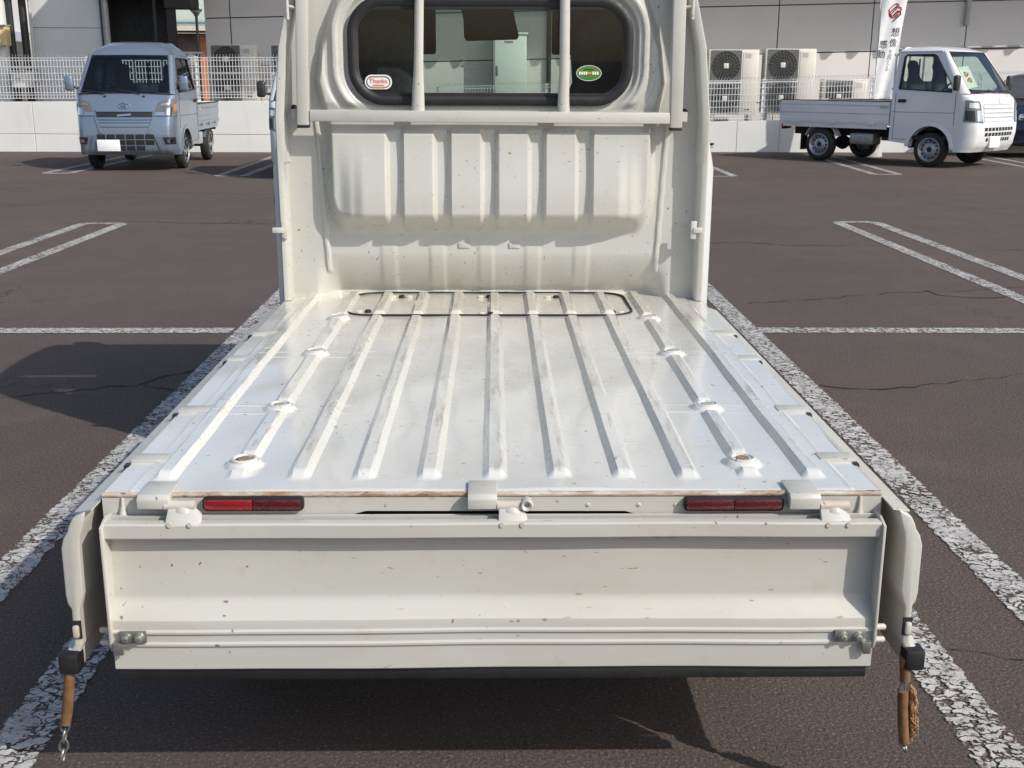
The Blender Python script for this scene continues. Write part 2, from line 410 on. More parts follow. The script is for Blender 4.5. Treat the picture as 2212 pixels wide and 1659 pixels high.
def u_line(cx, y0, y1, half=.19, wd=.13, turn_at=1, tilt=0.):
    pts = []; ye = y1 if turn_at == 1 else y0; yb = y0 if turn_at == 1 else y1; s = 1 if turn_at == 1 else -1
    r = .10
    pts.append((cx - half, yb)); 
    for k in range(7):
        a = R(180 - 90 * k / 6); pts.append((cx - half + r + r * math.cos(a), ye - s * r + s * r * math.sin(a)))
    for k in range(7):
        a = R(90 - 90 * k / 6); pts.append((cx + half - r + r * math.cos(a), ye - s * r + s * r * math.sin(a)))
    pts.append((cx + half, yb))
    pts = [(x + tilt * (y - ye), y) for x, y in pts]
    return strip('parking_line', pts, wd)
u_line(-3.80, .8, 11.05); u_line(-1.20, .9, 11.08); u_line(1.25, .9, 11.15); u_line(3.62, .8, 11.25, tilt=.0)
u_line(-6.5, 17.05, 22.0, turn_at=0); u_line(-3.83, 16.6, 22.0, turn_at=0); u_line(-1.2, 16.7, 22.0, turn_at=0)
u_line(3.36, 16.75, 22.0, turn_at=0); u_line(5.95, 17.15, 22.0, turn_at=0, tilt=.05); u_line(8.9, 17.6, 22.0, turn_at=0, tilt=.05)
strip('parking_line', [(-9, 6.19), (-4.06, 6.19), (-1.47, 6.20)], .145); strip('parking_line', [(-1.0, 6.2), (1.03, 6.21)], .145)
strip('parking_line', [(1.50, 6.21), (3.3, 6.19), (9, 6.17)], .145)
simple('crack_tar', (.018, .015, .014), .9, 0, .3, 30)
def crack(pix, wd=.014):
    pts = [onz(x, y, .003) for x, y in pix]; out = []
    for a, b in zip(pts, pts[1:]):
        n = max(2, int((b - a).length / .05))
        for k in range(n): 
            q = a.lerp(b, k / n); out.append(q + Vector((random.uniform(-.016, .016), random.uniform(-.026, .026), 0)))
    out.append(pts[-1])
    mb = MB(); mb.ribbon(out, [wd * random.uniform(.12, .85) for _ in out], (0, 0, 1))
    mk('crack', mb, 'crack_tar', GROUND, flip=False)
crack([(0, 856), (120, 848), (290, 830), (390, 806), (430, 795)], .02); crack([(310, 833), (345, 838), (370, 841), (410, 845)], .012)
crack([(1735, 832), (1830, 836), (1900, 838), (1990, 832), (2100, 820), (2212, 808)], .018)
crack([(1620, 655), (1720, 648), (1830, 640), (1960, 630), (2080, 628), (2212, 620)], .014)
crack([(2000, 627), (2030, 637), (2110, 644), (2212, 640)], .02)
crack([(1525, 525), (1600, 523), (1720, 530), (1850, 531)], .025)
crack([(2060, 1395), (2120, 1405), (2212, 1425)], .010)
crack([(230, 415), (400, 416), (590, 420)], .03); crack([(280, 478), (420, 482), (595, 482)], .03)
# ------------------------------------------------------------------ kei truck builder (local: +Y forward, ground z=0)
HW = .7375
def yfront(z, st):
    if st == 'carry':
        pts = [(.24, 1.60), (.34, 1.67), (.52, 1.70), (.66, 1.695), (.70, 1.68), (.95, 1.645), (1.03, 1.59), (1.07, 1.52)]
    else:
        pts = [(.24, 1.60), (.30, 1.67), (.50, 1.70), (.66, 1.69), (.80, 1.66), (1.02, 1.60), (1.10, 1.54), (1.13, 1.50)]
    return float(np.interp(z, [p[0] for p in pts], [p[1] for p in pts]))
YC = 1.36
def fascia(x, z, st, off=0.):
    yf = yfront(z, st); cr = .15; flat = HW - cr; ax = abs(x)
    if ax <= flat:
        return Vector((x, yf - .035 * (ax / flat) ** 2 + off, z))
    t = min(1, (ax - flat) / cr); a = math.asin(t)
    y = YC + (yf - .035 - YC) * math.cos(a)
    return Vector((x + off * math.sin(a) * (1 if x > 0 else -1), y + off * math.cos(a), z))
def fx(u):      # u in -1..1 -> x with dense sampling round the corners
    s = 1 if u >= 0 else -1; u = abs(u); cr = .15; flat = HW - cr
    return s * (flat * u / .5 if u <= .5 else flat + cr * math.sin((u - .5) * math.pi))
def patch(mb, quad, st, off, nu=10, nv=6):
    """quad: four (x,z): bl, br, tr, tl"""
    P = []
    for j in range(nv + 1):
        v = j / nv; row = []
        for i in range(nu + 1):
            u = i / nu
            x = (1 - v) * ((1 - u) * quad[0][0] + u * quad[1][0]) + v * ((1 - u) * quad[3][0] + u * quad[2][0])
            z = (1 - v) * ((1 - u) * quad[0][1] + u * quad[1][1]) + v * ((1 - u) * quad[3][1] + u * quad[2][1])
            row.append(fascia(x, z, st, off))
        P.append(row)
    mb.grid(P)
    # rim down to the surface
    edge = [P[0][i] for i in range(nu + 1)] + [P[j][nu] for j in range(1, nv + 1)] + [P[nv][i] for i in range(nu - 1, -1, -1)] + [P[j][0] for j in range(nv - 1, 0, -1)]
    n = len(edge)
    inner = [Vector((p.x, p.y - max(off, .003) * 1.4, p.z)) for p in edge]
    mb.add(edge + inner, [(i, (i + 1) % n, n + (i + 1) % n, n + i) for i in range(n)])
    return mb
def seats(root, y, tall=1.56, hb=.19):
    for sx in (-1, 1):
        cx = .38 * sx; mb = MB()
        P = []
        for z, yy, hw, th in ((.60, .00, .23, .07), (.80, .03, .235, .08), (1.05, -.02, .225, .075), (1.25, -.07, .19, .06), (1.32, -.085, .13, .05), (1.36, -.09, .115, .05), (tall - .08, -.12, .125, .05), (tall - .02, -.125, .10, .04), (tall, -.13, .05, .02)):
            ring = []
            for k in range(16):
                a = 2 * math.pi * k / 16; ca, sa = math.cos(a), math.sin(a)
                ring.append((cx + hw * math.copysign(abs(ca) ** .6, ca), y + yy + th * math.copysign(abs(sa) ** .7, sa), z))
            P.append(ring + [ring[0]])
        mb.grid(P); s = mk('seat', mb, 'seat_cloth', root, smooth=60)
        mb = MB(); mb.box(cx - .23, cx + .23, y - .02, y + .46, .52, .64); mk('cushion', mb, 'seat_cloth', s, bevel=.03)
def cab(root, st, paint, y0=.31, zr=1.76, jumbo=False, rear=True, glassm='window_glass', arch=True):
    zb = 1.08 if st == 'carry' else 1.12
    zt = 1.68; yb = yfront(zb, st) - .015; yt = 1.02; xt = HW - .115
    # side panels below the belt line, wheel arch cut out
    ac, ar = .97, .335
    for s in (-1, 1):
        out = [(y0, .36), (y0, zb), (YC, zb), (YC, .27)]
        a0 = math.asin((.30 - .27) / ar)
        arc = [(ac + ar * math.cos(a), .27 + ar * math.sin(a)) for a in [math.pi * k / 16 for k in range(17)]]
        out += [p for p in arc if p[0] < YC - .01] + [(ac - ar - .01, .33)]
        mb = MB().sheet(out, [], lambda a, b, s=s: (s * HW, a, b)); side = mk('body_side', mb, paint, root)
        mb = MB().sheet(out, [], lambda a, b, s=s: (s * (HW - .03), a, b)); mk('door_lining', mb, 'dark_trim', root)
        # arch flare lip
        P = []
        for k in range(21):
            a = math.pi * (.02 + .96 * k / 20); P.append([(s * (HW + d), ac + rr * math.cos(a), .27 + rr * math.sin(a)) for d, rr in ((-.10, ar - .012), (.012, ar), (.014, ar + .035), (.0, ar + .06))])
        mk('wheel_arch', MB().grid(P), paint, root, smooth=60)
        P = [[(s * (HW - dd), ac + (ar - .003) * math.cos(a), .27 + (ar - .003) * math.sin(a)) for dd in (.01, .30)] for a in [math.pi * k / 14 for k in range(15)]]
        mk('wheel_well', MB().grid(P), 'chassis_black', root, smooth=60)
        # door seams, crease, handle
        mb = MB()
        for (ya, za, yb_, zb_) in ((y0 + .06, .40, y0 + .06, zb), (YC - .03, .62, YC - .03, zb), (y0 + .06, .40, ac - ar - .04, .40), (y0 + .02, .80, YC - .03, .80)):
            if za == zb_: mb.box(s * (HW + .001) - .002, s * (HW + .001) + .002, min(ya, yb_), max(ya, yb_), za - .003, za + .003)
            else: mb.box(s * (HW + .001) - .002, s * (HW + .001) + .002, ya - .003, ya + .003, za, zb_)
        mk('door_seam', mb, 'joint_dark', side)
        mk('door_handle', MB().box(s * (HW + .012) - .014, s * (HW + .012) + .014, y0 + .11, y0 + .24, zb - .14, zb - .09), 'black_plastic', side, bevel=.01)
        # upper side with window opening
        fx_ = lambda a, b, s=s: (s * (HW - (.115) * max(0, (b - zb)) / (zt - zb)), a, b)
        hole = [(y0 + .10, zb + .06), (1.26, zb + .02), (1.24, zb + .12), (.93, zt - .07), (.88, zt - .045), (y0 + .13, zt - .045), (y0 + .10, zt - .075)]
        outl = [(y0, zb), (YC, zb), (YC + .02, zb + .02), (yt - .02, zt), (y0, zt)]
        mk('door_frame', MB().sheet(outl, [hole], fx_), paint, root)
        mk('door_frame_lining', MB().sheet(outl, [hole], lambda a, b, s=s: (s * (HW - .02 - (.115) * max(0, (b - zb)) / (zt - zb)), a, b)), 'dark_trim', root)
        gl = mk('side_window', MB().sheet(hole, [], lambda a, b, s=s: (s * (HW - .008 - .115 * (b - zb) / (zt - zb)), a, b)), glassm, root)
        hv = [Vector((s * (HW + .003 - .115 * (b - zb) / (zt - zb)), a, b)) for a, b in hole]
        mk('window_seal', MB().tube(hv + [hv[0]], .010, 6, False), 'black_rubber', gl)
        # A-pillar corner between windscreen frame and side
        xb, xt2 = HW - .085, xt - .06
        P = []
        for k in range(9):
            t = k / 8; z = zb + (zt - zb) * t
            pi = Vector((s * (xb + (xt2 - xb) * t), yb + (yt + .035 - yb) * t, z)); po = Vector((s * (HW - .115 * t), YC + (yt - .02 - YC) * t, z))
            pm_ = (pi + po) / 2 + Vector((s * .018, .022, 0)); P.append([pi, pi.lerp(pm_, .5) + Vector((s * .004, .01, 0)), pm_, po.lerp(pm_, .5) + Vector((s * .008, .004, 0)), po])
        mk('pillar', MB().grid(P), paint, root, smooth=60)
        # door mirror
        m_ = mk('door_mirror', MB().box(s * (HW + .10) - .06, s * (HW + .10) + .06, YC - .02, YC + .05, zb + .04, zb + .26), 'mirror_back' if paint != 'paint_silver' else paint, root, bevel=.03, seg=3)
        mk('mirror_arm', MB().tube([(s * (HW - .02), YC - .06, zb + .08), (s * (HW + .06), YC + .0, zb + .10)], .02, 8), 'black_plastic', m_)
        mk('mirror_glass', MB().box(s * (HW + .10) - .05, s * (HW + .10) + .05, YC - .026, YC - .018, zb + .055, zb + .245), 'chrome', m_)
    # front fascia
    zs = sorted(set([.24, .27, .30, .34, .42, .50, .55, .60, .66, .68, .70, .75, .82, .90, .95, .99, 1.02, 1.05, zb]))
    zs = [z for z in zs if z <= zb]
    P = [[fascia(fx(u), z, st) for u in [-1 + 2 * k / 40 for k in range(41)]] for z in zs]
    fa = mk('front_panel', MB().grid(P), paint, root, smooth=50)
    # cowl from fascia top to windscreen frame
    top = [fascia(fx(u), zb, st) for u in [-1 + 2 * k / 40 for k in range(41)]]
    inn = [Vector((p.x * .9, min(p.y, yb) - .02, zb + .012)) for p in top]
    mk('cowl', MB().grid([top, inn]), paint, root, smooth=50)
    # windscreen frame and glass
    xb, xt2 = HW - .085, xt - .06
    def wsf(a, b): return (a * (xb + (xt2 - xb) * b), yb + (yt + .035 - yb) * b - .0 + .02 * (1 - a * a) * (1 if True else 0), zb + (zt - zb) * b)
    hole = [(-.95, .04), (.95, .04), (.985, .09), (.975, .92), (.93, .97), (-.93, .97), (-.975, .92), (-.985, .09)]
    n = 12
    hs = []; 
    for i in range(len(hole)):
        a, b = Vector(hole[i]), Vector(hole[(i + 1) % len(hole)])
        m_ = n if abs(a.x - b.x) > 1 else 2
        hs += [tuple(a.lerp(b, k / m_)) for k in range(m_)]
    ob = [(-1 + 2 * k / n, 0) for k in range(n)] + [(1, 0), (1, .5), (1, 1)] + [(1 - 2 * k / n, 1) for k in range(1, n)] + [(-1, 1), (-1, .5)]
    mk('windscreen_frame', MB().sheet(ob, [hs], wsf), 'black_plastic', root)
    P = [[Vector(wsf(-.985 + 1.97 * i / n, .04 + .93 * j / 6)) - Vector((0, .006, 0)) for i in range(n + 1)] for j in range(7)]
    ws = mk('windscreen', MB().grid(P), 'windshield_glass', root, smooth=60)
    for cx, dx in ((-.22, .38), (.30, .36)):
        mb = MB(); p0 = Vector(wsf(cx / xb, .01)) + Vector((0, .02, 0)); p1 = Vector(wsf((cx - dx) / xb if st == 'x' else (cx + dx * .9) / xb, .09)) + Vector((0, .016, .0))
        mb.tube([p0, p0.lerp(p1, .5), p1], .008, 6); mk('wiper', mb, 'black_plastic', ws)
    # roof
    ys = [yt + .035, yt + .01, yt - .05, yt - .13, yt - .28, (yt + y0) / 2, y0 + .14, y0 + .03, y0]
    P = []
    for y in ys:
        tt = (yt + .035 - y) / (yt + .035 - y0)
        rise = (zr - zt) * float(np.interp(tt, [0, .06, .2, .45, .8, 1], [0, .35, .75, 1, .97, .8]))
        P.append([(u * (xt + (.002 if abs(u) == 1 else 0)) if abs(u) < 1 else u * xt, y - .012 * abs(u) ** 4 * (1 if tt < .1 else 0), zt + rise * (1 - abs(u) ** 6) + .0) for u in [-1, -.97, -.92, -.84, -.6, -.3, 0, .3, .6, .84, .92, .97, 1]])
    rf = mk('roof', MB().grid(P), paint, root, smooth=50)
    P2 = [[(p[0] * .97, p[1] - .0, p[2] - .03) for p in row] for row in P]
    mk('roof_lining', MB().grid(P2), 'dark_trim', root, smooth=50)
    for s in (-1, 1):
        pts = [(s * (xt + .004), y, zt + .004) for y in (yt - .02, y0)]
        mk('rain_gutter', MB().tube(pts, .010, 6), paint, rf)
    if rear:
        hole = rrect(0, (zb + zt) / 2 + .06, HW - .27, .20, .06, 4)
        fr_ = lambda a, b: (a * (1 - .115 / HW * max(0, (b - zb)) / (zt - zb)), y0, b)
        outl = [(-HW, .36), (HW, .36), (HW, zb), (HW, zt), (HW * .7, zr - .01), (-HW * .7, zr - .01), (-HW, zt), (-HW, zb)]
        mk('cab_rear', MB().sheet(outl, [hole], fr_), paint, root)
        g = mk('rear_window', MB().sheet(hole, [], fr_), glassm, root)
        mk('window_seal', MB().tube([Vector((p[0], y0 - .005, p[1])) for p in hole + hole[:1]], .012, 6, False), 'black_rubber', g)
        mk('window_divider', MB().box(-.012, .012, y0 - .008, y0 + .008, zb + .10, zt - .09), 'black_rubber', g)
    # interior
    mk('cab_floor', MB().box(-HW + .03, HW - .03, y0 + .01, yb - .06, .40, .46), 'dark_trim', root)
    da = mk('dashboard', MB().prism([(yb - .05, .6), (yb - .03, zb - .0), (yb - .16, zb + .02), (yb - .36, zb - .03), (yb - .40, .62)], 'x', -HW + .05, HW - .05), 'dark_trim', root, bevel=.02)
    ste = MB(); c0 = Vector((.38, yb - .50, zb + .02)); tl = R(35)
    ste.tube([c0 + Vector((.18 * math.cos(a), .18 * math.sin(a) * math.sin(tl), .18 * math.sin(a) * math.cos(tl))) for a in [2 * math.pi * k / 24 for k in range(25)]], .014, 6, False)
    ste.tube([c0, c0 + Vector((0, .2, -.12))], .03, 8); ste.box(c0.x - .17, c0.x + .17, c0.y - .01, c0.y + .01, c0.z - .02, c0.z + .02)
    mk('steering_wheel', ste, 'black_plastic', root)
    seats(root, y0 + .22)
    return fa
def wheel(root, cx, cy, r=.272, wd=.145, side=1, style='steel', name='wheel'):
    t = mk(name, MB().lathe((cx, cy, r), 'x', [(-wd / 2 + .01, r * .68), (-wd / 2, r * .78), (-wd / 2 + .012, r * .95), (-wd / 2 + .03, r), (wd / 2 - .03, r), (wd / 2 - .012, r * .95), (wd / 2, r * .78), (wd / 2 - .01, r * .66), (0, r * .64), (-wd / 2 + .01, r * .68)], 36), 'tyre_rubber', root, smooth=40)
    xo = cx + side * (wd / 2)
    rim = mk('rim', MB().lathe((xo, cy, r), 'x', [(0, r * .70), (side * .004, r * .66), (-side * .03, r * .58), (-side * .045, r * .50), (-side * .012, r * .34), (-side * .006, r * .22), (-side * .02, r * .14), (-side * .02, 0.001)], 32), 'steel_wheel', t, smooth=40)
    mb = MB()
    if style == 'steel':
        for k in range(12):
            a = 2 * math.pi * k / 12; mb.cyl((xo - side * .026, cy + r * .47 * math.cos(a), r + r * .47 * math.sin(a)), 'x', .013, .012, 8)
        mb.cyl((xo - side * .016, cy, r), 'x', r * .13, .02, 12)
        mk('wheel_hole', mb, 'chassis_black', rim)
    else:
        for k in range(6):
            a = 2 * math.pi * (k + .5) / 6; c, s_ = math.cos(a), math.sin(a)
            pts = [(rr * c - ww * s_, rr * s_ + ww * c) for rr, ww in ((r * .22, .02), (r * .58, .035), (r * .58, -.035), (r * .22, -.02))]
            mb.prism([(cy + p[0], r + p[1]) for p in pts], 'x', xo - side * .010, xo - side * .004)
        mk('wheel_hole', mb, 'chassis_black', rim)
    return t
def truck_front(root, st, paint, fa):
    if st == 'carry':
        for s in (-1, 1):
            q = lambda a, b, c, d, e, f, g, h: [(s * a, b), (s * c, d), (s * e, f), (s * g, h)]
            hl = mk('headlight', patch(MB(), q(.50, .66, .725, .68, .715, .99, .55, .97), st, .008), 'lens_dark', root, smooth=60)
            mk('lamp_reflector', patch(MB(), q(.53, .69, .63, .69, .63, .84, .54, .84), st, .013, 6, 5), 'chrome', hl, smooth=60)
            mk('lamp_reflector', patch(MB(), q(.58, .87, .70, .88, .70, .95, .60, .95), st, .013, 6, 3), 'chrome', hl, smooth=60)
            mk('turn_lens', patch(MB(), q(.655, .69, .715, .70, .715, .84, .66, .84), st, .013, 5, 4), 'mirror_back', hl, smooth=60)
        for k in range(4):
            z = .685 + .062 * k
            mk('grille_slat', patch(MB(), [(-.47, z), (.47, z), (.47, z + .038), (-.47, z + .038)], st, .012, 14, 2), paint, root)
            mk('grille_gap', patch(MB(), [(-.47, z + .038), (.47, z + .038), (.47, z + .062), (-.47, z + .062)], st, .002, 14, 1), 'conduit_grey', root)
        for r_, (x0, x1) in enumerate(((-.46, .46), (-.44, .44), (-.38, .38))):
            z = .595 - .075 * r_; n = 9
            for k in range(n):
                a = x0 + (x1 - x0) * k / n; b = x0 + (x1 - x0) * (k + 1) / n
                mk('intake_opening', patch(MB(), [(a + .012, z - .05), (b - .012, z - .05), (b - .012, z), (a + .012, z)], st, .003, 2, 2), 'black_plastic', root)
        # small stylised stroke emblem on the nose
        e = [(.03, .03), (-.02, .045), (-.02, .01), (.02, -.01), (.02, -.045), (-.03, -.03)]
        mk('emblem', MB().ribbon([fascia(x * .8, .965 + z * .7, st, .008) for x, z in e], .012, (0, -1, .05)), 'steel_grey', root)
        P = (-.10, .07)
    else:
        for s in (-1, 1):
            q = lambda a, b, c, d, e, f, g, h: [(s * a, b), (s * c, d), (s * e, f), (s * g, h)]
            hl = mk('headlight', patch(MB(), q(.41, .80, .725, .80, .72, 1.06, .50, 1.01), st, .008), 'lens_dark', root, smooth=60)
            mk('lamp_reflector', patch(MB(), q(.43, .815, .58, .815, .58, .86, .45, .86), st, .013, 6, 3), 'chrome', hl, smooth=60)
            mk('lamp_reflector', patch(MB(), q(.60, .82, .68, .82, .68, .93, .61, .91), st, .013, 5, 4), 'chrome', hl, smooth=60)
            mk('lamp_reflector', patch(MB(), q(.52, .95, .64, .96, .66, 1.0, .54, .99), st, .013, 5, 3), 'steel_grey', hl, smooth=60)
            mk('turn_lens', patch(MB(), q(.69, .87, .715, .88, .715, .98, .69, .97), st, .013, 4, 4), 'lens_amber', hl, smooth=60)
            fo = mk('fog_lamp', patch(MB(), q(.57, .40, .70, .40, .70, .50, .54, .50), st, .006, 6, 4), 'black_plastic', root, smooth=60)
            mk('lamp_reflector', patch(MB(), q(.60, .42, .67, .42, .67, .47, .60, .47), st, .011, 4, 3), 'chrome', fo, smooth=60)
            mk('corner_trim', patch(MB(), q(.50, .27, .54, .27, .47, .53, .42, .53), st, .016, 3, 5), paint, root, smooth=60)
            mk('corner_trim', patch(MB(), q(.33, .56, .36, .56, .43, .79, .405, .79), st, .014, 3, 6), paint, root, smooth=60)
        gr = mk('upper_grille', patch(MB(), [(-.40, .79), (.40, .79), (.41, .865), (-.41, .865)], st, .004, 14, 3), 'black_plastic', root)
        mk('grille_bar', patch(MB(), [(-.41, .868), (.41, .868), (.42, .90), (-.42, .90)], st, .014, 14, 2), paint, root)
        mk('grille_bar', patch(MB(), [(-.39, .755), (.39, .755), (.40, .785), (-.40, .785)], st, .014, 14, 2), paint, root)
        mk('grille_bar', patch(MB(), [(-.10, .815), (.10, .80), (.10, .825), (-.10, .84)], st, .012, 4, 2), 'chrome', root)
        mk('grille_bar', patch(MB(), [(-.36, .655), (.36, .655), (.37, .70), (-.37, .70)], st, .014, 14, 2), paint, root)
        mk('panel_groove', patch(MB(), [(-.37, .704), (.37, .704), (.37, .715), (-.37, .715)], st, .003, 14, 1), 'joint_dark', root)
        for r_, (x0, x1) in enumerate(((-.42, .42), (-.42, .42), (-.28, .28))):
            z = .545 - .085 * r_; n = 6 if r_ < 2 else 4
            for k in range(n):
                a = x0 + (x1 - x0) * k / n; b = x0 + (x1 - x0) * (k + 1) / n
                mk('intake_opening', patch(MB(), [(a + .008, z - .07), (b - .008, z - .07), (b - .008, z), (a + .008, z)], st, .003, 3, 2), 'black_plastic', root)
        ov = [(.075 * math.cos(a), .955 + .042 * math.sin(a)) for a in [2 * math.pi * k / 24 for k in range(25)]]
        em = mk('emblem', MB().tube([fascia(x, z, st, .008) for x, z in ov], .008, 6, False), 'chrome', root)
        d = [(-.045, .965), (.01, .975), (.04, .96), (.035, .945), (.0, .935), (-.04, .94)]
        mk('emblem_stroke', MB().tube([fascia(-x, z, st, .008) for x, z in d], .007, 6), 'chrome', em)
        for cx in (-.28, .0, .28)[0:3:2]:
            p = fascia(cx, 1.085, st, .012); mk('washer_nozzle', MB().box(p.x - .015, p.x + .015, p.y - .01, p.y + .01, p.z - .005, p.z + .012), 'black_plastic', root)
    px = .12 if st == 'carry' else .25
    p = fascia(px, .38, st); 
    mk('number_plate', MB().box(px - .165, px + .165, p.y - .01, p.y + .022, .30, .465), 'plate_white', root, bevel=.004)
def bed(root, paint, y0=.29, yr=-1.70, zf=.65, gate=.29, jumbo=False):
    mk('bed_floor', MB().box(-.72, .72, yr + .03, y0, zf - .06, zf), paint, root)
    for s in (-1, 1):
        prof = [(.735, zf - .03), (.735, zf + .02), (.725, zf + .03), (.725, zf + .10), (.735, zf + .115), (.735, zf + .21), (.728, zf + .225), (.738, zf + .24), (.738, zf + gate), (.705, zf + gate), (.705, zf - .03)]
        g = mk('side_gate', MB().prism([(s * x, z) for x, z in prof], 'y', yr + .005, y0 - .01), paint, root)
        mk('gate_rail', MB().box(s * .722 - .02, s * .722 + .02, yr + .005, y0 - .01, zf + gate + .002, zf + gate + .02), 'black_rubber', g)
        for yy in (yr + .35, (yr + y0) / 2, y0 - .3): mk('gate_hinge', MB().box(s * .742 - .008, s * .742 + .008, yy - .05, yy + .05, zf - .055, zf - .01), paint, g)
        mk('gate_latch', MB().box(s * .745 - .01, s * .745 + .01, y0 - .16, y0 - .03, zf + gate - .09, zf + gate - .06), 'conduit_grey', g)
        mk('side_skirt', MB().box(s * .70 - .012, s * .70 + .012, yr + .06, y0 - .05, zf - .12, zf - .055), paint, root)
        P = [[(s * (.70 - dd), -.935 + .30 * math.cos(a), .30 + .30 * math.sin(a)) for dd in (.0, .18)] for a in [math.pi * (.1 + .8 * k / 10) for k in range(11)]]
        mk('rear_fender', MB().grid(P), paint, root, smooth=60)
        mk('mud_flap', MB().box(s * .60 - .09, s * .60 + .09, -1.30, -1.285, .16, .46), 'black_rubber', root)
        tl = mk('tail_lamp', MB().box(s * .55 - .12, s * .55 + .12, yr - .01, yr + .04, zf - .17, zf - .08), 'reflector_red', root, bevel=.01)
    t = mk('tailgate', MB().box(-.70, .70, yr - .03, yr, zf - .02, zf + gate), paint, root, bevel=.006)
    fr = mk('headboard', MB().box(-.71, .71, y0 - .02, y0 - .005, zf, zf + .32), paint, root)
    gd = MB()
    for x in (-.62, -.22, .22, .62): gd.tube([(x, y0 - .03, zf + .3), (x, y0 - .03, 1.66)], .016, 8)
    gd.tube([(-.66, y0 - .03, 1.64), (.66, y0 - .03, 1.64)], .018, 8); gd.tube([(-.66, y0 - .03, 1.14), (.66, y0 - .03, 1.14)], .018, 8)
    mk('cab_guard', gd, paint, root)
def chassis(root, yr=-1.62, yf=1.45):
    mb = MB()
    for s in (-1, 1): mb.box(s * .36 - .03, s * .36 + .03, yr, yf, .40, .52)
    for y in (-1.4, -.6, .0, .5): mb.box(-.36, .36, y - .03, y + .03, .42, .50)
    mk('chassis_frame', mb, 'chassis_black', root)
    mb = MB(); mb.cyl((0, -.935, .272), 'x', .045, 1.2, 12); mk('axle', MB().cyl((0, .97, .272), 'x', .04, 1.2, 12), 'chassis_black', root, smooth=40); mb.lathe((0, -.935, .272), 'x', [(-.12, .02), (-.1, .09), (0, .12), (.1, .09), (.12, .02)], 14)
    mk('axle', mb, 'chassis_black', root, smooth=40)
    mk('fuel_tank', MB().box(.40, .66, -.42, .0, .28, .46), 'steel_grey', root, bevel=.03)
    mk('tool_box', MB().box(-.68, -.44, -.50, -.22, .30, .50), 'conduit_grey', root, bevel=.015)
def kei_truck(name, label, loc, rz, st, paint, jumbo=False, scale=1., wheels='steel', rear=True, group=None):
    root = thing(name, label, 'truck', loc, rz, world=False, group=group); root.scale = (scale,) * 3
    y0 = .05 if jumbo else .31
    fa = cab(root, st, paint, y0=y0, zr=1.885 if jumbo else 1.765, jumbo=jumbo)
    truck_front(root, st, paint, fa); bed(root, paint, y0=y0 - .02); chassis(root)
    for y in (.97, -.935):
        for s in (-1, 1): wheel(root, s * .645, y, r=.272 if jumbo else .256, side=s, style=wheels)
    return root
# ------------------------------------------------------------------ buildings, walls, fences
KR = .026                                             # the far lot climbs gently to the right
def zk(x, z, k=KR): return z + k * x
BY = 24.8
bld = thing('office_building', 'large flat building clad in pale grey panels under unseen eaves deepened for shade', 'building', (0, BY, 0))
seamx = [-6.06, -5.515, -4, -2, 0, 2, 4, 6, 8, 10, 12, 14, 16]
seamz = [0.0, .76, 1.765, 2.74, 3.70, 4.6]
mk('core_wall', MB().box(-6.04, 16, BY + .03, BY + 6, 0, 4.9), 'joint_dark', bld)
for i in range(len(seamx) - 1):
    for j in range(len(seamz) - 1):
        a, b = seamx[i] + .012, seamx[i + 1] - .012; z0, z1 = seamz[j] + .012, seamz[j + 1] - .012
        mb = MB(); vs_ = []
        for y in (BY, BY + .028):
            vs_ += [(a, y, zk(a, z0) if j else -.3), (b, y, zk(b, z0) if j else -.3), (b, y, zk(b, z1)), (a, y, zk(a, z1))]
        mb.add(vs_, [(0, 1, 2, 3), (7, 6, 5, 4), (0, 4, 5, 1), (1, 5, 6, 2), (2, 6, 7, 3), (3, 7, 4, 0)])
        mk('facade_panel', mb, 'facade_panel', bld)
# unseen eaves; the deep slab on the left is added to shade the wall
def deck(x0, x1, depth, z, name):
    mb = MB(); vs_ = []
    for dz in (0, .12):
        for y in (BY - depth, BY + 1.0): vs_ += [(x0, y, zk(x0, z + dz)), (x1, y, zk(x1, z + dz))]
    mb.add(vs_, [(0, 1, 3, 2), (4, 6, 7, 5), (0, 4, 5, 1), (1, 5, 7, 3), (3, 7, 6, 2), (2, 6, 4, 0)])
    o = mk(name, mb, 'unseen_deck', bld)
    x = x0 + .2
    while x < x1:
        zz_ = zk(x, z); mk('shadow_tooth', MB().prism([(x - .11, zz_ + .01), (x + .11, zz_ + .01), (x + .05, zz_ - .17), (x - .05, zz_ - .17)], 'y', BY - depth, BY - depth + .10), 'unseen_deck', o); x += .56  # blocks shaped to notch the shadow of the eave
    return o
deck(-2.0, 16, 1.38, 3.53, 'unseen_deck'); deck(-6.6, -.6, 4.5, 5.25, 'unseen_deck')
dp = mk('downpipe', MB().tube([(1.16, BY - .06, zk(1, 3.3)), (1.16, BY - .06, .3)], .05, 10), 'brown_steel', bld, smooth=40)
mk('downpipe', MB().box(9.93, 10.02, BY - .09, BY, zk(10, 2.25), zk(10, 3.6)), 'conduit_grey', bld, bevel=.01)
mk('wall_conduit', MB().tube([(8.6, BY - .03, zk(8.6, 1.80)), (11.2, BY - .03, zk(11.2, 1.80))], .022, 8), 'conduit_grey', bld)
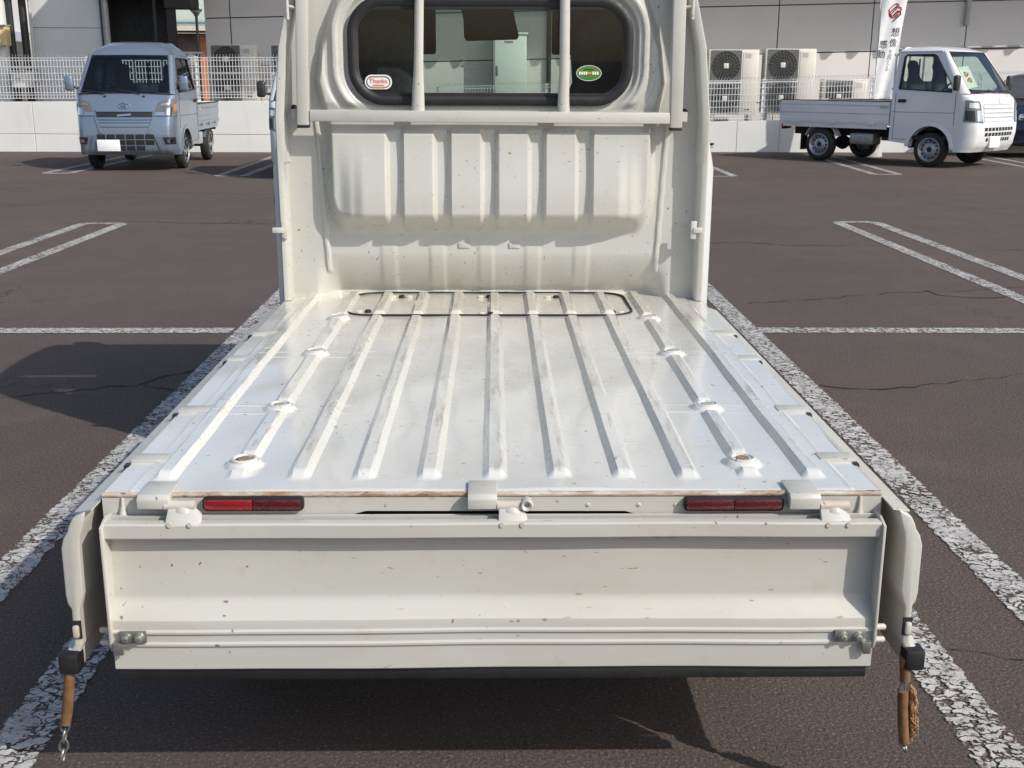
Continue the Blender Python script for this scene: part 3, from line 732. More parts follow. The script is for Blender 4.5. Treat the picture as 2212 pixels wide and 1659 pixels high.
# left building; near-black backing painted in for the shade of its deep bay
lb = thing('warehouse_building', 'grey rendered building with a dark open bay beside the black pipes', 'building', (-9, 24, 0))
mk('front_wall', MB().box(-9.36, -7.86, 24.0, 24.25, 0, 5), 'left_wall', lb)
mk('panel_joint', MB().box(-9.36, -7.86, 23.996, 24.0, 2.345, 2.355), 'joint_dark', lb)
mk('bay_shade_backing', MB().box(-7.9, -6.64, 24.62, 24.7, 0, 5), 'dark_trim', lb)
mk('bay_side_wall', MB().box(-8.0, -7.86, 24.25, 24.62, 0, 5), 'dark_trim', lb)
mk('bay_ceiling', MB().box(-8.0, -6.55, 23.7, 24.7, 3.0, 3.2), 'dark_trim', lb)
mk('bay_partition', MB().box(-6.62, -6.45, 24.0, 24.1, 0, 4), 'brown_steel', lb)
mk('bay_beam', MB().box(-6.62, -6.10, 23.9, 24.6, 2.74, 3.3), 'brown_steel', lb)
mk('bay_post', MB().box(-6.86, -6.80, 23.9, 23.98, 0, 3.2), 'brown_steel', lb)
mk('wall_pipe', MB().tube([(-7.82, 23.93, 0), (-7.82, 23.93, 4)], .035, 8), 'conduit_grey', lb, smooth=40)
mk('wall_pipe', MB().tube([(-7.92, 23.95, 0), (-7.92, 23.95, 4)], .02, 8), 'black_plastic', lb, smooth=40)
# boundary clutter far left: pillar, pipes, meter boxes, shop front
pil = thing('concrete_pillar', 'tall pale concrete pillar left of the black pipes', 'pillar', (-9.95, 23.6, 0))
mk('shaft', MB().box(-10.02, -9.74, 23.5, 23.8, 0, 5), 'concrete_white', pil, bevel=.01)
pp = thing('pipe_rack', 'pair of black vertical pipes beside the grey building wall', 'pipes', (-9.4, 23.8, 0))
mk('pipe', MB().tube([(-9.44, 23.85, 0), (-9.44, 23.85, 5)], .075, 12), 'black_plastic', pp, smooth=40)
mk('pipe', MB().tube([(-9.26, 23.75, 0), (-9.26, 23.75, 5)], .03, 10), 'conduit_grey', pp, smooth=40)
mk('pipe', MB().tube([(-9.66, 23.75, 0), (-9.66, 23.75, 5)], .06, 12), 'black_plastic', pp, smooth=40)
mk('pipe_bracket', MB().box(-9.72, -9.2, 23.66, 23.9, 1.55, 1.60).box(-9.72, -9.2, 23.66, 23.9, 2.9, 2.95), 'conduit_grey', pp)
mbx = thing('meter_box', 'yellow meter box mounted on the pale concrete pillar', 'meter box', (-9.72, 23.3, 1.98))
mk('case', MB().box(-9.88, -9.58, 23.25, 23.5, 1.98, 2.36), 'meter_yellow', mbx, bevel=.012)
mk('door', MB().box(-9.86, -9.66, 23.235, 23.25, 2.04, 2.33), 'meter_yellow', mbx, bevel=.006)
mk('notice', MB().box(-9.85, -9.68, 23.228, 23.235, 2.04, 2.10), 'sticker_white', mbx)
mk('rain_hood', MB().box(-9.96, -9.56, 23.18, 23.5, 2.36, 2.375), 'conduit_grey', mbx)
wb = thing('switch_box', 'small white switch box on the black pipes behind the fence', 'switch box', (-9.4, 23.3, 1.25))
mk('case', MB().box(-9.55, -9.27, 23.25, 23.66, 1.18, 1.50), 'cabinet_white', wb, bevel=.012)
mk('name_plate', MB().box(-9.48, -9.38, 23.24, 23.25, 1.33, 1.36), 'sticker_red', wb)
mk('hood', MB().box(-9.57, -9.25, 23.2, 23.66, 1.50, 1.515), 'cabinet_white', wb)
sh = thing('neighbour_shop', 'far neighbouring shop with cream wall and orange doors at the lot edge', 'building', (-14, 33, 0))
mk('wall', MB().box(-20, -13.15, 33, 34, 2.6, 5), 'facade_panel', sh)
mk('eave', MB().box(-20, -13.15, 32.4, 33, 2.35, 2.6), 'roof_slate', sh)
mk('glazing', MB().box(-20, -13.15, 33.2, 33.3, 1.95, 2.35), 'lens_dark', sh)
mk('door', MB().box(-14.6, -14.1, 33.1, 33.25, 0, 1.95), 'orange_wall', sh)
mk('door', MB().box(-15.6, -15.1, 33.1, 33.25, 0, 1.95), 'orange_wall', sh)
mk('lower_wall', MB().box(-20, -13.15, 33.25, 33.4, 0, 1.95), 'house_wall', sh)
hs = thing('distant_house', 'distant low house with green trimmed grey roof seen between the buildings', 'house', (-11, 44, 0))
a, b = ony(370, 75, 44), ony(452, 75, 44)
mk('wall', MB().box(a.x - 3, b.x + 3, 44, 50, 0, ony(400, 72, 44).z), 'house_wall', hs)
mk('roof', MB().prism([(43.4, ony(400, 56, 44).z), (47, ony(400, 46, 44).z + .2), (50.6, ony(400, 56, 44).z)], 'x', a.x - 4, b.x + 4), 'roof_slate', hs)
mk('ridge_trim', MB().box(a.x - 4, b.x + 4, 43.3, 43.4, ony(400, 54, 44).z, ony(400, 49, 44).z), 'green_trim', hs)
mk('eave_board', MB().box(a.x - 4, b.x + 4, 43.2, 43.6, ony(400, 68, 44).z, ony(400, 57, 44).z), 'ac_ivory', hs)
mk('gable_panel', MB().box(ony(433, 80, 44).x, ony(446, 80, 44).x + 1, 43.9, 44.0, 0, ony(400, 73, 44).z), 'orange_wall', hs)
gl = thing('globe_lamp_post', 'slim dark post lamp with a shiny round globe between the buildings', 'street lamp', (ony(423, 60, 34).x, 34, 0))
p = ony(423, 18, 34)
mk('pole', MB().tube([(p.x, 34, 0), (p.x, 34, p.z - .2)], .04, 10), 'brown_steel', gl, smooth=40)
g = mk('globe', MB().lathe((p.x, 34, p.z), 'z', [(-.17 * math.cos(R(k * 15)), max(.001, .17 * math.sin(R(k * 15)))) for k in range(13)], 20), 'globe_lamp', gl, smooth=60)
mk('collar', MB().lathe((p.x, 34, p.z), 'z', [(-.22, .05), (-.16, .08), (-.05, .178), (-.03, .178)], 20), 'steel_grey', g, smooth=60)
# low walls
def low_wall(label, x0, x1, Y, zt, k, cuts, course):
    root = thing('boundary_wall', label, 'wall', ((x0 + x1) / 2, Y, 0))
    xs = [x0] + cuts + [x1]
    for a, b in zip(xs, xs[1:]):
        rows = [(-.05, course - .004), (course + .004, zt)] if course else [(-.05, zt)]
        for (z0, z1) in rows:
            za, zb_ = (z1 + k * a, z1 + k * b) if z1 == zt else (z1, z1)
            mb = MB(); vs_ = []
            for y in (Y, Y + .15): vs_ += [(a + .004, y, z0), (b - .004, y, z0), (b - .004, y, zb_), (a + .004, y, za)]
            mb.add(vs_, [(0, 1, 2, 3), (7, 6, 5, 4), (0, 4, 5, 1), (1, 5, 6, 2), (2, 6, 7, 3), (3, 7, 4, 0)])
            mk('wall_block', mb, 'concrete_white', root, bevel=.006, seg=1)
    return root
WL, WR = 22.2, 22.6
low_wall('long white concrete wall under the taller mesh fence behind the silver truck', -14, -1.4, WL, .985, .006, [-11.4, -8.8, -6.2, -3.6], .33)
low_wall('low white concrete wall with cracked joints behind the parked white truck', -1.3, 16, WR, .46, .028, [1.0, 2.9, 4.78, 5.62, 7.6, 9.6, 11.6, 13.6], 0)
mb = MB(); 
for k in range(14): 
    q = ony(1527 + random.uniform(-6, 12), 313 + random.uniform(-4, 5), WR - .003); s_ = random.uniform(.015, .05)
    mb.add([(q.x + s_ * math.cos(a) * 1.6, q.y, q.z + s_ * .6 * math.sin(a)) for a in [k2 * math.pi / 3 for k2 in range(6)]], [(0, 1, 2, 3, 4, 5)])
mk('spalled_patch', mb, 'conduit_grey', bpy.data.objects['boundary_wall.001'])
def fence(label, x0, x1, Y, zb0, zt0, k, posts):
    root = thing('mesh_fence', label, 'fence', ((x0 + x1) / 2, Y, 0))
    ps = [x0 + (x1 - x0) * i / posts for i in range(posts + 1)]
    for x in ps:
        mk('post', MB().box(x - .025, x + .025, Y + .01, Y + .06, zb0 + k * x - .25, zt0 + k * x - .03), 'fence_white', root, bevel=.004, seg=1)
    for a, b in zip(ps, ps[1:]):
        mb = MB(); n = int((b - a) / .058); r = .0042
        for i in range(n):
            x = a + (b - a) * (i + .5) / n; z0, z1 = zb0 + k * x, zt0 + k * x
            mb.box(x - r, x + r, Y - r, Y + r, z0, z1 - .05)
            mb.add([(x - r, Y - r, z1 - .05), (x + r, Y - r, z1 - .05), (x + r, Y + r, z1 - .05), (x - r, Y + r, z1 - .05), (x + .022 - r, Y - .05, z1 + .01), (x + .022 + r, Y - .05, z1 + .01), (x + .022 + r, Y - .042, z1 + .01), (x + .022 - r, Y - .042, z1 + .01)],
                   [(0, 1, 5, 4), (1, 2, 6, 5), (2, 3, 7, 6), (3, 0, 4, 7), (4, 5, 6, 7)])
        h = zt0 - zb0; rows = [.012, .07, .115] + [.115 + .118 * q for q in range(1, 5)] + [h - .10, h - .05]
        for t in rows:
            y = Y - .007; z0, z1 = zb0 + k * a + t, zb0 + k * b + t; q = .0048
            mb.add([(a, y - q, z0 - q), (b, y - q, z1 - q), (b, y + q, z1 - q), (a, y + q, z0 - q), (a, y - q, z0 + q), (b, y - q, z1 + q), (b, y + q, z1 + q), (a, y + q, z0 + q)],
                   [(0, 3, 2, 1), (4, 5, 6, 7), (0, 1, 5, 4), (1, 2, 6, 5), (2, 3, 7, 6), (3, 0, 4, 7)])
        mk('wire_mesh', mb, 'fence_white', root, kind='stuff')
    return root
fence('taller white wire mesh fence on the long white wall', -13.9, -1.5, WL + .05, 1.035, 1.835, .006, 6)
fence('low white wire mesh fence in front of the outdoor air conditioner units', -1.1, 15.9, WR + .05, .52, 1.305, .024, 8)
# ------------------------------------------------------------------ air conditioners
def ac_unit(label, x0, x1, z0, z1, Y, fans, fan_w=.66, group=None):
    root = thing('outdoor_unit', label, 'air conditioner', ((x0 + x1) / 2, Y, 0), group=group)
    D = .34; W = x1 - x0; xs = x0 + W * fan_w
    mk('case', MB().box(x0, x1, Y, Y + D, z0, z1), 'ac_ivory', root, bevel=.015)
    mk('foot', MB().box(x0 + .08, x0 + .16, Y - .02, Y + D, 0, z0), 'conduit_grey', root)
    mk('foot', MB().box(x1 - .16, x1 - .08, Y - .02, Y + D, 0, z0), 'conduit_grey', root)
    hh = (z1 - z0) / fans
    for f in range(fans):
        cz = z0 + hh * (f + .5); cx = (x0 + .03 + xs) / 2; r = min((xs - x0) / 2 - .03, hh / 2 - .03)
        fr = mk('fan_frame', MB().sheet(rrect(cx, cz, (xs - x0) / 2 - .02, hh / 2 - .015, .02, 3), [[(cx + r * math.cos(a), cz + r * math.sin(a)) for a in [2 * math.pi * k / 28 for k in range(28)]]], lambda a, b: (a, Y - .006, b)), 'ac_grille', root)
        mk('fan_recess', MB().lathe((cx, Y - .004, cz), 'y', [(0, r), (.001, r * .5), (.001, .001)], 28), 'ac_dark', fr)
        mb = MB()
        for k in range(22):
            a0 = 2 * math.pi * k / 22
            mb.tube([(cx + rr * math.cos(a0 + tw), Y - .016, cz + rr * math.sin(a0 + tw)) for rr, tw in ((r * .16, 0), (r * .45, .28), (r * .75, .42), (r * .99, .48))], .0045, 4, False)
        for rr in (.35, .6, .8, .99): mb.tube([(cx + r * rr * math.cos(a), Y - .012, cz + r * rr * math.sin(a)) for a in [2 * math.pi * k / 28 for k in range(29)]], .0035, 4, False)
        mk('fan_guard', mb, 'ac_grille', fr)
        mk('fan_badge', MB().box(cx - .05, cx + .05, Y - .03, Y - .016, cz - .05, cz + .05), 'ac_ivory', fr, bevel=.008)
    mk('service_panel', MB().box(xs + .02, x1 - .02, Y - .008, Y, z0 + .05, z1 - .05), 'ac_ivory', root, bevel=.004)
    lg = mk('label_plate', MB().box(xs + .07, xs + .18, Y - .012, Y - .008, z1 - .16, z1 - .08), 'conduit_grey', root)
    mk('handle_recess', MB().box(xs + .10, xs + .19, Y - .011, Y - .008, z0 + .09, z0 + .11), 'ac_dark', root)
    mb = MB()
    for k in range(int((z1 - z0 - .1) / .03)): mb.box(x0 - .004, x0, Y + .05, Y + D - .04, z0 + .06 + .03 * k, z0 + .075 + .03 * k)
    mk('side_fins', mb, 'ac_dark', root)
    return root
AY = 23.4
G = 'twin fan outdoor units behind the low fence'
ac_unit('ivory twin fan air conditioner beside the banner end of the row', 5.45, 6.47, .72, 1.985, AY, 2, group=G)
ac_unit('ivory twin fan air conditioner between two others behind the low fence', 4.31, 5.32, .70, 1.965, AY, 2, group=G)
ac_unit('ivory twin fan air conditioner half hidden behind the open bed truck cab', 3.14, 4.15, .68, 1.94, AY, 2, group=G)
ac_unit('short single fan air conditioner beside the banner pole', 6.66, 7.56, .72, 1.40, AY, 1)
ac_unit('ivory twin fan air conditioner behind the taller fence near the silver truck', -5.66, -4.73, .92, 2.02, AY, 2)
ac_unit('ivory twin fan air conditioner by the white truck mirror behind the taller fence', -4.46, -3.5, .92, 2.02, AY, 2)
cb = thing('equipment_cabinet', 'tall pale green white equipment cabinet seen through the rear window', 'cabinet', (.33, 24.5, 0))
mk('case', MB().box(-.01, .68, 24.32, 24.76, .1, 2.27), 'cabinet_white', cb, bevel=.012)
mk('top_cap', MB().box(-.04, .71, 24.29, 24.78, 2.27, 2.31), 'cabinet_white', cb, bevel=.006)
mk('door', MB().box(.02, .65, 24.305, 24.32, .2, 2.23), 'cabinet_white', cb, bevel=.006)
mk('door_handle', MB().box(.05, .085, 24.285, 24.305, 1.45, 1.65), 'steel_grey', cb, bevel=.006)
mk('warning_plate', MB().box(.22, .40, 24.30, 24.305, 2.10, 2.14), 'print_grey', cb)
mk('base', MB().box(.03, .64, 24.36, 24.74, 0, .1), 'conduit_grey', cb)
vb = thing('valve_cluster', 'small ivory pipe valve cover rising above the taller fence', 'valve', (-6.0, 23.3, 0))
mk('pipe', MB().tube([(-6.0, 23.3, 0), (-6.0, 23.3, 1.62)], .03, 8), 'conduit_grey', vb)
mk('cover', MB().lathe((-6.0, 23.3, 1.74), 'z', [(-.14, .02), (-.12, .09), (.0, .11), (.06, .10), (.10, .01)], 12), 'ac_ivory', vb, smooth=50)
mk('bracket', MB().box(-6.25, -5.75, 23.3, 23.34, 1.84, 1.88), 'conduit_grey', vb)
# ------------------------------------------------------------------ banner
YB = 21.4
bp = [(1907, -60, 1967), (1906, 0, 1960), (1899, 60, 1951), (1895, 110, 1944), (1891, 160, 1936), (1888, 222, 1925), (1887, 240, 1921)]
bt = thing('banner_flag', 'tall white banner flag with red and black emblem and dark vertical characters', 'flag', (ony(1888, 222, YB).x, YB, 0))
def ban(u, y):
    """u 0..1 across, y photo row"""
    l = float(np.interp(y, [q[1] for q in bp], [q[0] for q in bp])); r = float(np.interp(y, [q[1] for q in bp], [q[2] for q in bp]))
    q = ony(l + (r - l) * u, y, YB); q.y += -.05 * math.sin(u * 3.0 + y * .015) - .02 * math.sin(u * 9 + y * .03); return q
mk('cloth', MB().grid([[ban(i / 12, y) for i in range(13)] for y in np.linspace(-60, 240, 40)]), 'banner_cloth', bt, smooth=60)
pt, pb = ony(1908, -70, YB), ony(1886, 240, YB)
d = (pb - pt); gnd = pt + d * (pt.z / -d.z)
mk('pole', MB().tube([pt, gnd], .012, 8), 'fence_white', bt, smooth=40)
mk('pole_base', MB().lathe((gnd.x, gnd.y, .0), 'z', [(0, .22), (.09, .21), (.12, .17), (.13, .02)], 20), 'conduit_grey', bt, smooth=40)
def print_on(root, name, txt, size, u0, yc, mat, fn, wpx, hpx):
    vs_, fs = text_mesh(txt, 1.0)
    if not vs_: return
    mx = max(abs(v[0]) for v in vs_); my = max(abs(v[1]) for v in vs_); s = size / (2 * max(mx, my))
    mb = MB(); mb.add([fn(u0 + v[0] * s / wpx, yc - v[1] * s * hpx) + Vector((0, -.006, 0)) for v in vs_], fs); mk(name, mb, mat, root, flip=False)
for ch, u, y, sz, m in (('想', .70, 71, 19, 'sticker_black'), ('像', .66, 94, 18, 'sticker_black'), ('感', .22, 97, 17, 'sticker_black'), ('動', .16, 118, 17, 'sticker_black'),
                        ('を', .60, 113, 10, 'print_grey'), ('超', .58, 124, 11, 'print_grey'), ('え', .55, 136, 10, 'print_grey'), ('る', .53, 148, 10, 'print_grey'),
                        ('サ', .40, 214, 7, 'print_grey'), ('ー', .55, 214, 6, 'print_grey'), ('ビ', .68, 214, 7, 'print_grey'), ('ス', .82, 214, 7, 'print_grey')):
    print_on(bt, 'printed_character', ch, sz * 1.2, u, y, m, ban, 50., 1.)
def logo(pts, mat):
    P = [ban(*q) + Vector((0, -.007, 0)) for q in pts]
    mk('emblem_stroke', MB().tube(P, .011, 5), mat, bt)
ux = lambda px, py: ((px - np.interp(py, [q[1] for q in bp], [q[0] for q in bp])) / 51., py)
def zl(L): return [ux((2700 + a / 4.147) / 1.4756, b / 4.147 / 1.4756) for a, b in L]
logo(zl([(590, 235), (545, 160), (540, 130), (610, 60), (640, 45), (665, 60), (660, 90), (590, 165), (570, 195)]), 'banner_red')
logo(zl([(660, 90), (690, 100), (700, 130), (640, 190), (600, 235)]), 'banner_red')
logo(zl([(640, 85), (570, 150), (545, 185), (560, 220), (590, 215), (650, 150), (685, 150), (690, 190), (590, 285)]), 'sticker_black')
logo(zl([(660, 190), (625, 230)]), 'banner_red')
# ------------------------------------------------------------------ parked vehicles
fl, frr, rr_ = onz(210, 362), onz(400, 364), onz(452, 346)
head = (frr - rr_).normalized(); rz = math.atan2(-head.x, head.y)
fc = (fl + frr) / 2; loc = fc - head * .97
kei_truck('parked_truck', 'silver blue small truck with high roof cab facing the lot beside the tall fence', (loc.x, loc.y, 0), rz, 'hijet', 'paint_silver', jumbo=True, wheels='alloy', scale=1.02, group='trucks parked along the far wall')
SC = 1.09
fwp = onz(2003, 361); best = None
for k in range(900):                                  # heading whose rear wheel falls on the photo column of the rear wheel
    a_ = R(-80 + k * .1); hd = Vector((math.cos(a_), math.sin(a_), 0)); q = fwp - hd * 1.905 * SC
    v = q - Vector((0, 0, HC)); px = CX + F * v.dot(rt) / v.dot(fw)
    if hd.y < -.2 and (best is None or abs(px - 1767) < best[0]): best = (abs(px - 1767), hd)
head = best[1]; rz = math.atan2(-head.x, head.y); right = Vector((head.y, -head.x, 0))
loc = fwp - head * .97 * SC - right * .70 * SC
wt = kei_truck('parked_truck', 'white small flatbed truck with raised black railed gates and a number card in its windscreen', (loc.x, loc.y, 0), rz, 'carry', 'paint_white', scale=SC, group='trucks parked along the far wall')
def wsp(x, t): return Vector((x, 1.49 + (1.055 - 1.49) * t - .035, 1.08 + .60 * t))   # just inside the windscreen
cq = [wsp(.20, .16), wsp(.56, .10), wsp(.50, .62), wsp(.14, .66)]; dn = Vector((0, -.008, -.006))
card = mk('price_card', MB().add(cq + [p_ + dn for p_ in cq], [(0, 1, 2, 3), (7, 6, 5, 4), (0, 4, 5, 1), (1, 5, 6, 2), (2, 6, 7, 3), (3, 7, 4, 0)]), 'cabinet_white', wt)
vs_, fs = text_mesh('96', .22)
A = (cq[0] + cq[1] + cq[2] + cq[3]) / 4 + Vector((0, .006, .005)); ex = (cq[0] - cq[3]).normalized(); ey = (cq[0] - cq[1]).normalized()
mk('card_number', MB().add([A + ex * v[0] - ey * v[1] for v in vs_], fs), 'sticker_red', card, flip=False)
kei_truck('parked_truck', 'white small truck almost hidden behind the open bed truck cab with one black mirror showing', (-2.40, 17.6, 0), math.pi, 'carry', 'paint_white', group='trucks parked along the far wall')
# dark car at the lot edge
def small_car(label, loc, rz):
    root = thing('parked_car', label, 'car', loc, rz, world=False)
    prof = [(-1.65, .30), (-1.70, .62), (-1.66, .95), (-1.50, 1.05), (-1.25, 1.40), (-.9, 1.50), (.1, 1.50), (.35, 1.44), (.95, 1.02), (1.25, .95), (1.55, .82), (1.68, .66), (1.70, .40), (1.62, .25)]
    low = [p for p in prof if p[1] <= 1.06]
    P = []
    for (y, z) in prof:
        hwz = float(np.interp(z, [.25, .5, .95, 1.05, 1.5], [.70, .735, .73, .70, .56]))
        cr = .05 if abs(y) > 1.5 else .0
        P.append([(u * (hwz - cr * abs(u) ** 3), y, z + (.02 * (1 - u * u) if z > .6 else 0)) for u in (-1, -.96, -.88, -.6, 0, .6, .88, .96, 1)])
    mk('body_shell', MB().grid(P), 'paint_blue', root, smooth=40)
    for s in (-1, 1):
        outl = [(-1.65, .28), (-1.70, .62), (-1.66, .95), (-1.50, 1.04), (.95, 1.02), (1.25, .95), (1.55, .82), (1.68, .66), (1.66, .28)]
        for cx in (1.10, -1.10):
            arc = [(cx + .33 * math.cos(math.pi * k / 12), .27 + .33 * math.sin(math.pi * k / 12)) for k in range(13)]
            outl += arc
        mk('body_side', MB().sheet(outl, [], lambda a, b, s=s: (s * (.735 if abs(a) < 1.5 else .735 - .05 * (abs(a) - 1.5) / .2), a, b)), 'paint_blue', root)
        win = [(-1.30, 1.06), (.80, 1.06), (.32, 1.40), (-.9, 1.44), (-1.1, 1.38)]
        mk('side_window', MB().sheet(win, [], lambda a, b, s=s: (s * (.715 - (b - 1.05) * .31), a, b)), 'lens_dark', root)
        mk('headlight', MB().box(s * .56 - .12, s * .56 + .12, 1.52, 1.67, .66, .80), 'chrome', root, bevel=.03)
        mk('door_mirror', MB().box(s * .80 - .08, s * .80 + .08, .62, .72, 1.05, 1.18), 'paint_blue', root, bevel=.03)
        for cy in (1.10, -1.10): wheel(root, s * .65, cy, side=s, style='alloy')
    mk('windscreen', MB().add([(-.60, .93, 1.06), (.60, .93, 1.06), (.50, .37, 1.445), (-.50, .37, 1.445)], [(0, 1, 2, 3)]), 'lens_dark', root)
    mk('lower_grille', MB().box(-.45, .45, 1.64, 1.715, .34, .50), 'black_plastic', root, bevel=.01)
    mk('number_plate', MB().box(-.165, .165, 1.70, 1.72, .46, .62), 'plate_white', root)
    mk('underbody', MB().box(-.62, .62, -1.5, 1.5, .22, .45), 'chassis_black', root)
    return root
cw = onz(2192, 345); hd = Vector((-.80, -.60, 0)); rt_ = Vector((hd.y, -hd.x, 0))
cl = cw - hd * 1.10 + rt_ * .70 * 1
small_car('dark blue hatchback half out of view beyond the white flatbed truck', (cl.x + .75, cl.y + .5, 0), math.atan2(-hd.x, hd.y))
# ------------------------------------------------------------------ the open-bed truck in front
TO = Vector((0, 3.51, 0))
T = thing('flatbed_truck', 'white flatbed truck with tailgate and side gates folded down around its empty ribbed bed', 'truck', TO)
ORG[T.name] = Vector((0, 0, 0))                      # cab, wheels and frame are built in local axes
cab(T, 'carry', 'paint_white', y0=.315, zr=1.89, jumbo=True, rear=False)
truck_front(T, 'carry', 'paint_white', None)
chassis(T, yr=-1.5)
for y in (.97, -.935):
    for s in (-1, 1): wheel(T, s * .60, y, side=s)
ORG[T.name] = TO
FZ, YR, YW = .65, 1.912, 3.876
XC = -.002
# ---- bed floor: pressed sheet with raised ribs
ribpx = [347, 503, 640, 783, 925, 1069, 1211, 1352, 1493, 1630, 1768]
ribx = [onz(px, 1030, FZ + .01).x for px in ribpx]
yend = onz(1069, 1036, FZ).y
hatch_c = (onz(750, 668, FZ).x + onz(1362, 668, FZ).x) / 2; hatch_hw = (onz(1362, 668, FZ).x - onz(750, 668, FZ).x) / 2
hy0, hy1 = onz(1060, 683, FZ).y, onz(1060, 634, FZ).y
hatch_cy, hatch_hh = (hy0 + hy1) / 2, (hy1 - hy0) / 2
def sdrr(x, y, cx, cy, hw, hh, r):
    qx = np.abs(x - cx) - hw + r; qy = np.abs(y - cy) - hh + r
    return np.minimum(np.maximum(qx, qy), 0) + np.hypot(np.maximum(qx, 0), np.maximum(qy, 0)) - r
boltY = [onz(560, y, FZ).y for y in (690, 766, 884, 1003)]
NX, NY = 330, 400
gx = np.unique(np.round(np.concatenate([np.linspace(-.704, .702, NX)] + [[r0 - .0235, r0 - .0110, r0 + .0110, r0 + .0235] for r0 in ribx]), 5)); NX = len(gx); gy = np.linspace(YR, YW, NY)
X, Y = np.meshgrid(gx, gy)
Hh = np.zeros_like(X)
hd_ = sdrr(X, Y, hatch_c, hatch_cy, hatch_hw, hatch_hh, .085)
for i, rx in enumerate(ribx):
    prof = np.clip((.0235 - np.abs(X - rx)) / .0125, 0, 1) * .0125
    ye = yend + (.012 if i in (1, 9) else 0)
    endf = sstep(ye - .004, ye + .03, Y) * sstep(YW + .004, YW - .03, Y)
    inside = 2 <= i <= 8
    if inside: endf = endf * sstep(.012, .035, np.abs(hd_))
    if i in (1, 9):
        for by in boltY: endf = endf * (1 - .75 * sstep(.055, .03, np.abs(Y - by)))
    Hh = np.maximum(Hh, prof * endf)
for i in (1, 9):
    for by in boltY:
        r_ = np.hypot(X - ribx[i], Y - by)
        Hh = np.maximum(Hh, .011 * sstep(.040, .028, r_))
Hh += -.0035 * sstep(.652, .660, np.abs(X - XC)) + .0016 * sstep(.006, .0, np.abs(np.abs(X - XC) - .655))
for by in boltY[1:3]:                                 # weld beads of the cross members under the sheet
    for off in (-.03, .03):
        Hh += .0014 * sstep(.005, 0, np.abs(Y - by - off + .004 * np.sin(X * 9))) * sstep(.30, .34, np.abs(X)) * sstep(.66, .62, np.abs(X))
dm = sstep(-.02, .06, hd_); Hh += dm * .0016 * np.sin(X * 5.1 + 1.3) * np.sin(Y * 3.7) + .0012 * np.sin(X * 13.7 + Y * 6.1) + .0007 * np.sin(X * 23 - Y * 17 + .6)   # dents of use
Hh += .006 * sstep(YW - .012, YW, Y)                  # cove up to the cab wall
Hh -= .004 * sstep(YR + .010, YR, Y)
Z = FZ + Hh
allv = np.stack([X, Y, Z], -1).reshape(-1, 3)
idx = np.arange(NX * NY).reshape(NY, NX)
quads = np.stack([idx[:-1, :-1], idx[:-1, 1:], idx[1:, 1:], idx[1:, :-1]], -1).reshape(-1, 4)
cxy = allv[quads].mean(1)
sd = sdrr(cxy[:, 0], cxy[:, 1], hatch_c, hatch_cy, hatch_hw, hatch_hh, .085)
def np_mesh(name, verts, faces, mat, parent, smooth=50, thick=0.):
    used = np.unique(faces); mp = -np.ones(len(verts), int); mp[used] = np.arange(len(used))
    v = verts[used] - np.array(ORG[parent.name]); f = mp[faces]
    me = bpy.data.meshes.new(name); me.from_pydata(v.tolist(), [], f.tolist())
    me.polygons.foreach_set('use_smooth', [True] * len(me.polygons)); me.set_sharp_from_angle(angle=R(smooth))
    me.materials.append(MATS[mat]); o = bpy.data.objects.new(name, me); COL.objects.link(o); o.parent = parent; ORG[o.name] = ORG[parent.name]; return o
floor_o = np_mesh('bed_floor', allv, quads[sd > 0], 'paint_bed', T, smooth=24)
hatch = np_mesh('floor_hatch', allv, quads[sd <= 0], 'paint_bed', floor_o, smooth=24)
lp = rrect(hatch_c, hatch_cy, hatch_hw, hatch_hh, .085, 10)
mk('hatch_seal', MB().tube([(x, y, FZ + .003) for x, y in lp + lp[:1]], .0038, 6, False), 'black_rubber', hatch, smooth=60)
for (px, py) in ((868, 639), (1056, 639), (1201, 640), (795, 671), (1060, 675), (1324, 673)):
    q = onz(px, py, FZ + .006)
    k = mk('hatch_catch', MB().lathe((q.x, q.y, FZ), 'z', [(0, .011), (.007, .010), (.009, .007), (.009, .001)], 12), 'black_rubber', hatch, smooth=40)
    for dx in (-.027, .027): mk('catch_bracket', MB().box(q.x + dx - .009, q.x + dx + .009, q.y - .007, q.y + .007, FZ - .002, FZ + .008), 'paint_bed', k, bevel=.003)
for i in (1, 9):
    for by in boltY:
        k = mk('bed_bolt', MB().lathe((ribx[i], by, FZ + .003), 'z', [(0, .026), (.010, .025), (.0115, .022), (.0105, .0195), (.007, .018)], 20), 'paint_bed', floor_o, smooth=40)
        mk('bolt_cap', MB().lathe((ribx[i], by, FZ + .003), 'z', [(.0072, .0195), (.0074, .014), (.010, .0125), (.0105, .001)], 18), 'rust_cap' if by == boltY[3] else 'cap_grey', k, smooth=40)
for s in (-1, 1):
    mk('cab_corner', MB().sheet([(s * .69, .40), (s * .7375, .40), (s * .7375, 1.08), (s * .625, 1.68), (s * .58, 1.68), (s * .66, 1.20)], [], lambda a, b: (a, 3.826, b)), 'paint_white', T)
mk('floor_under', MB().box(-.700, .698, YR + .012, YW + .02, .555, FZ - .012), 'chassis_black', T)
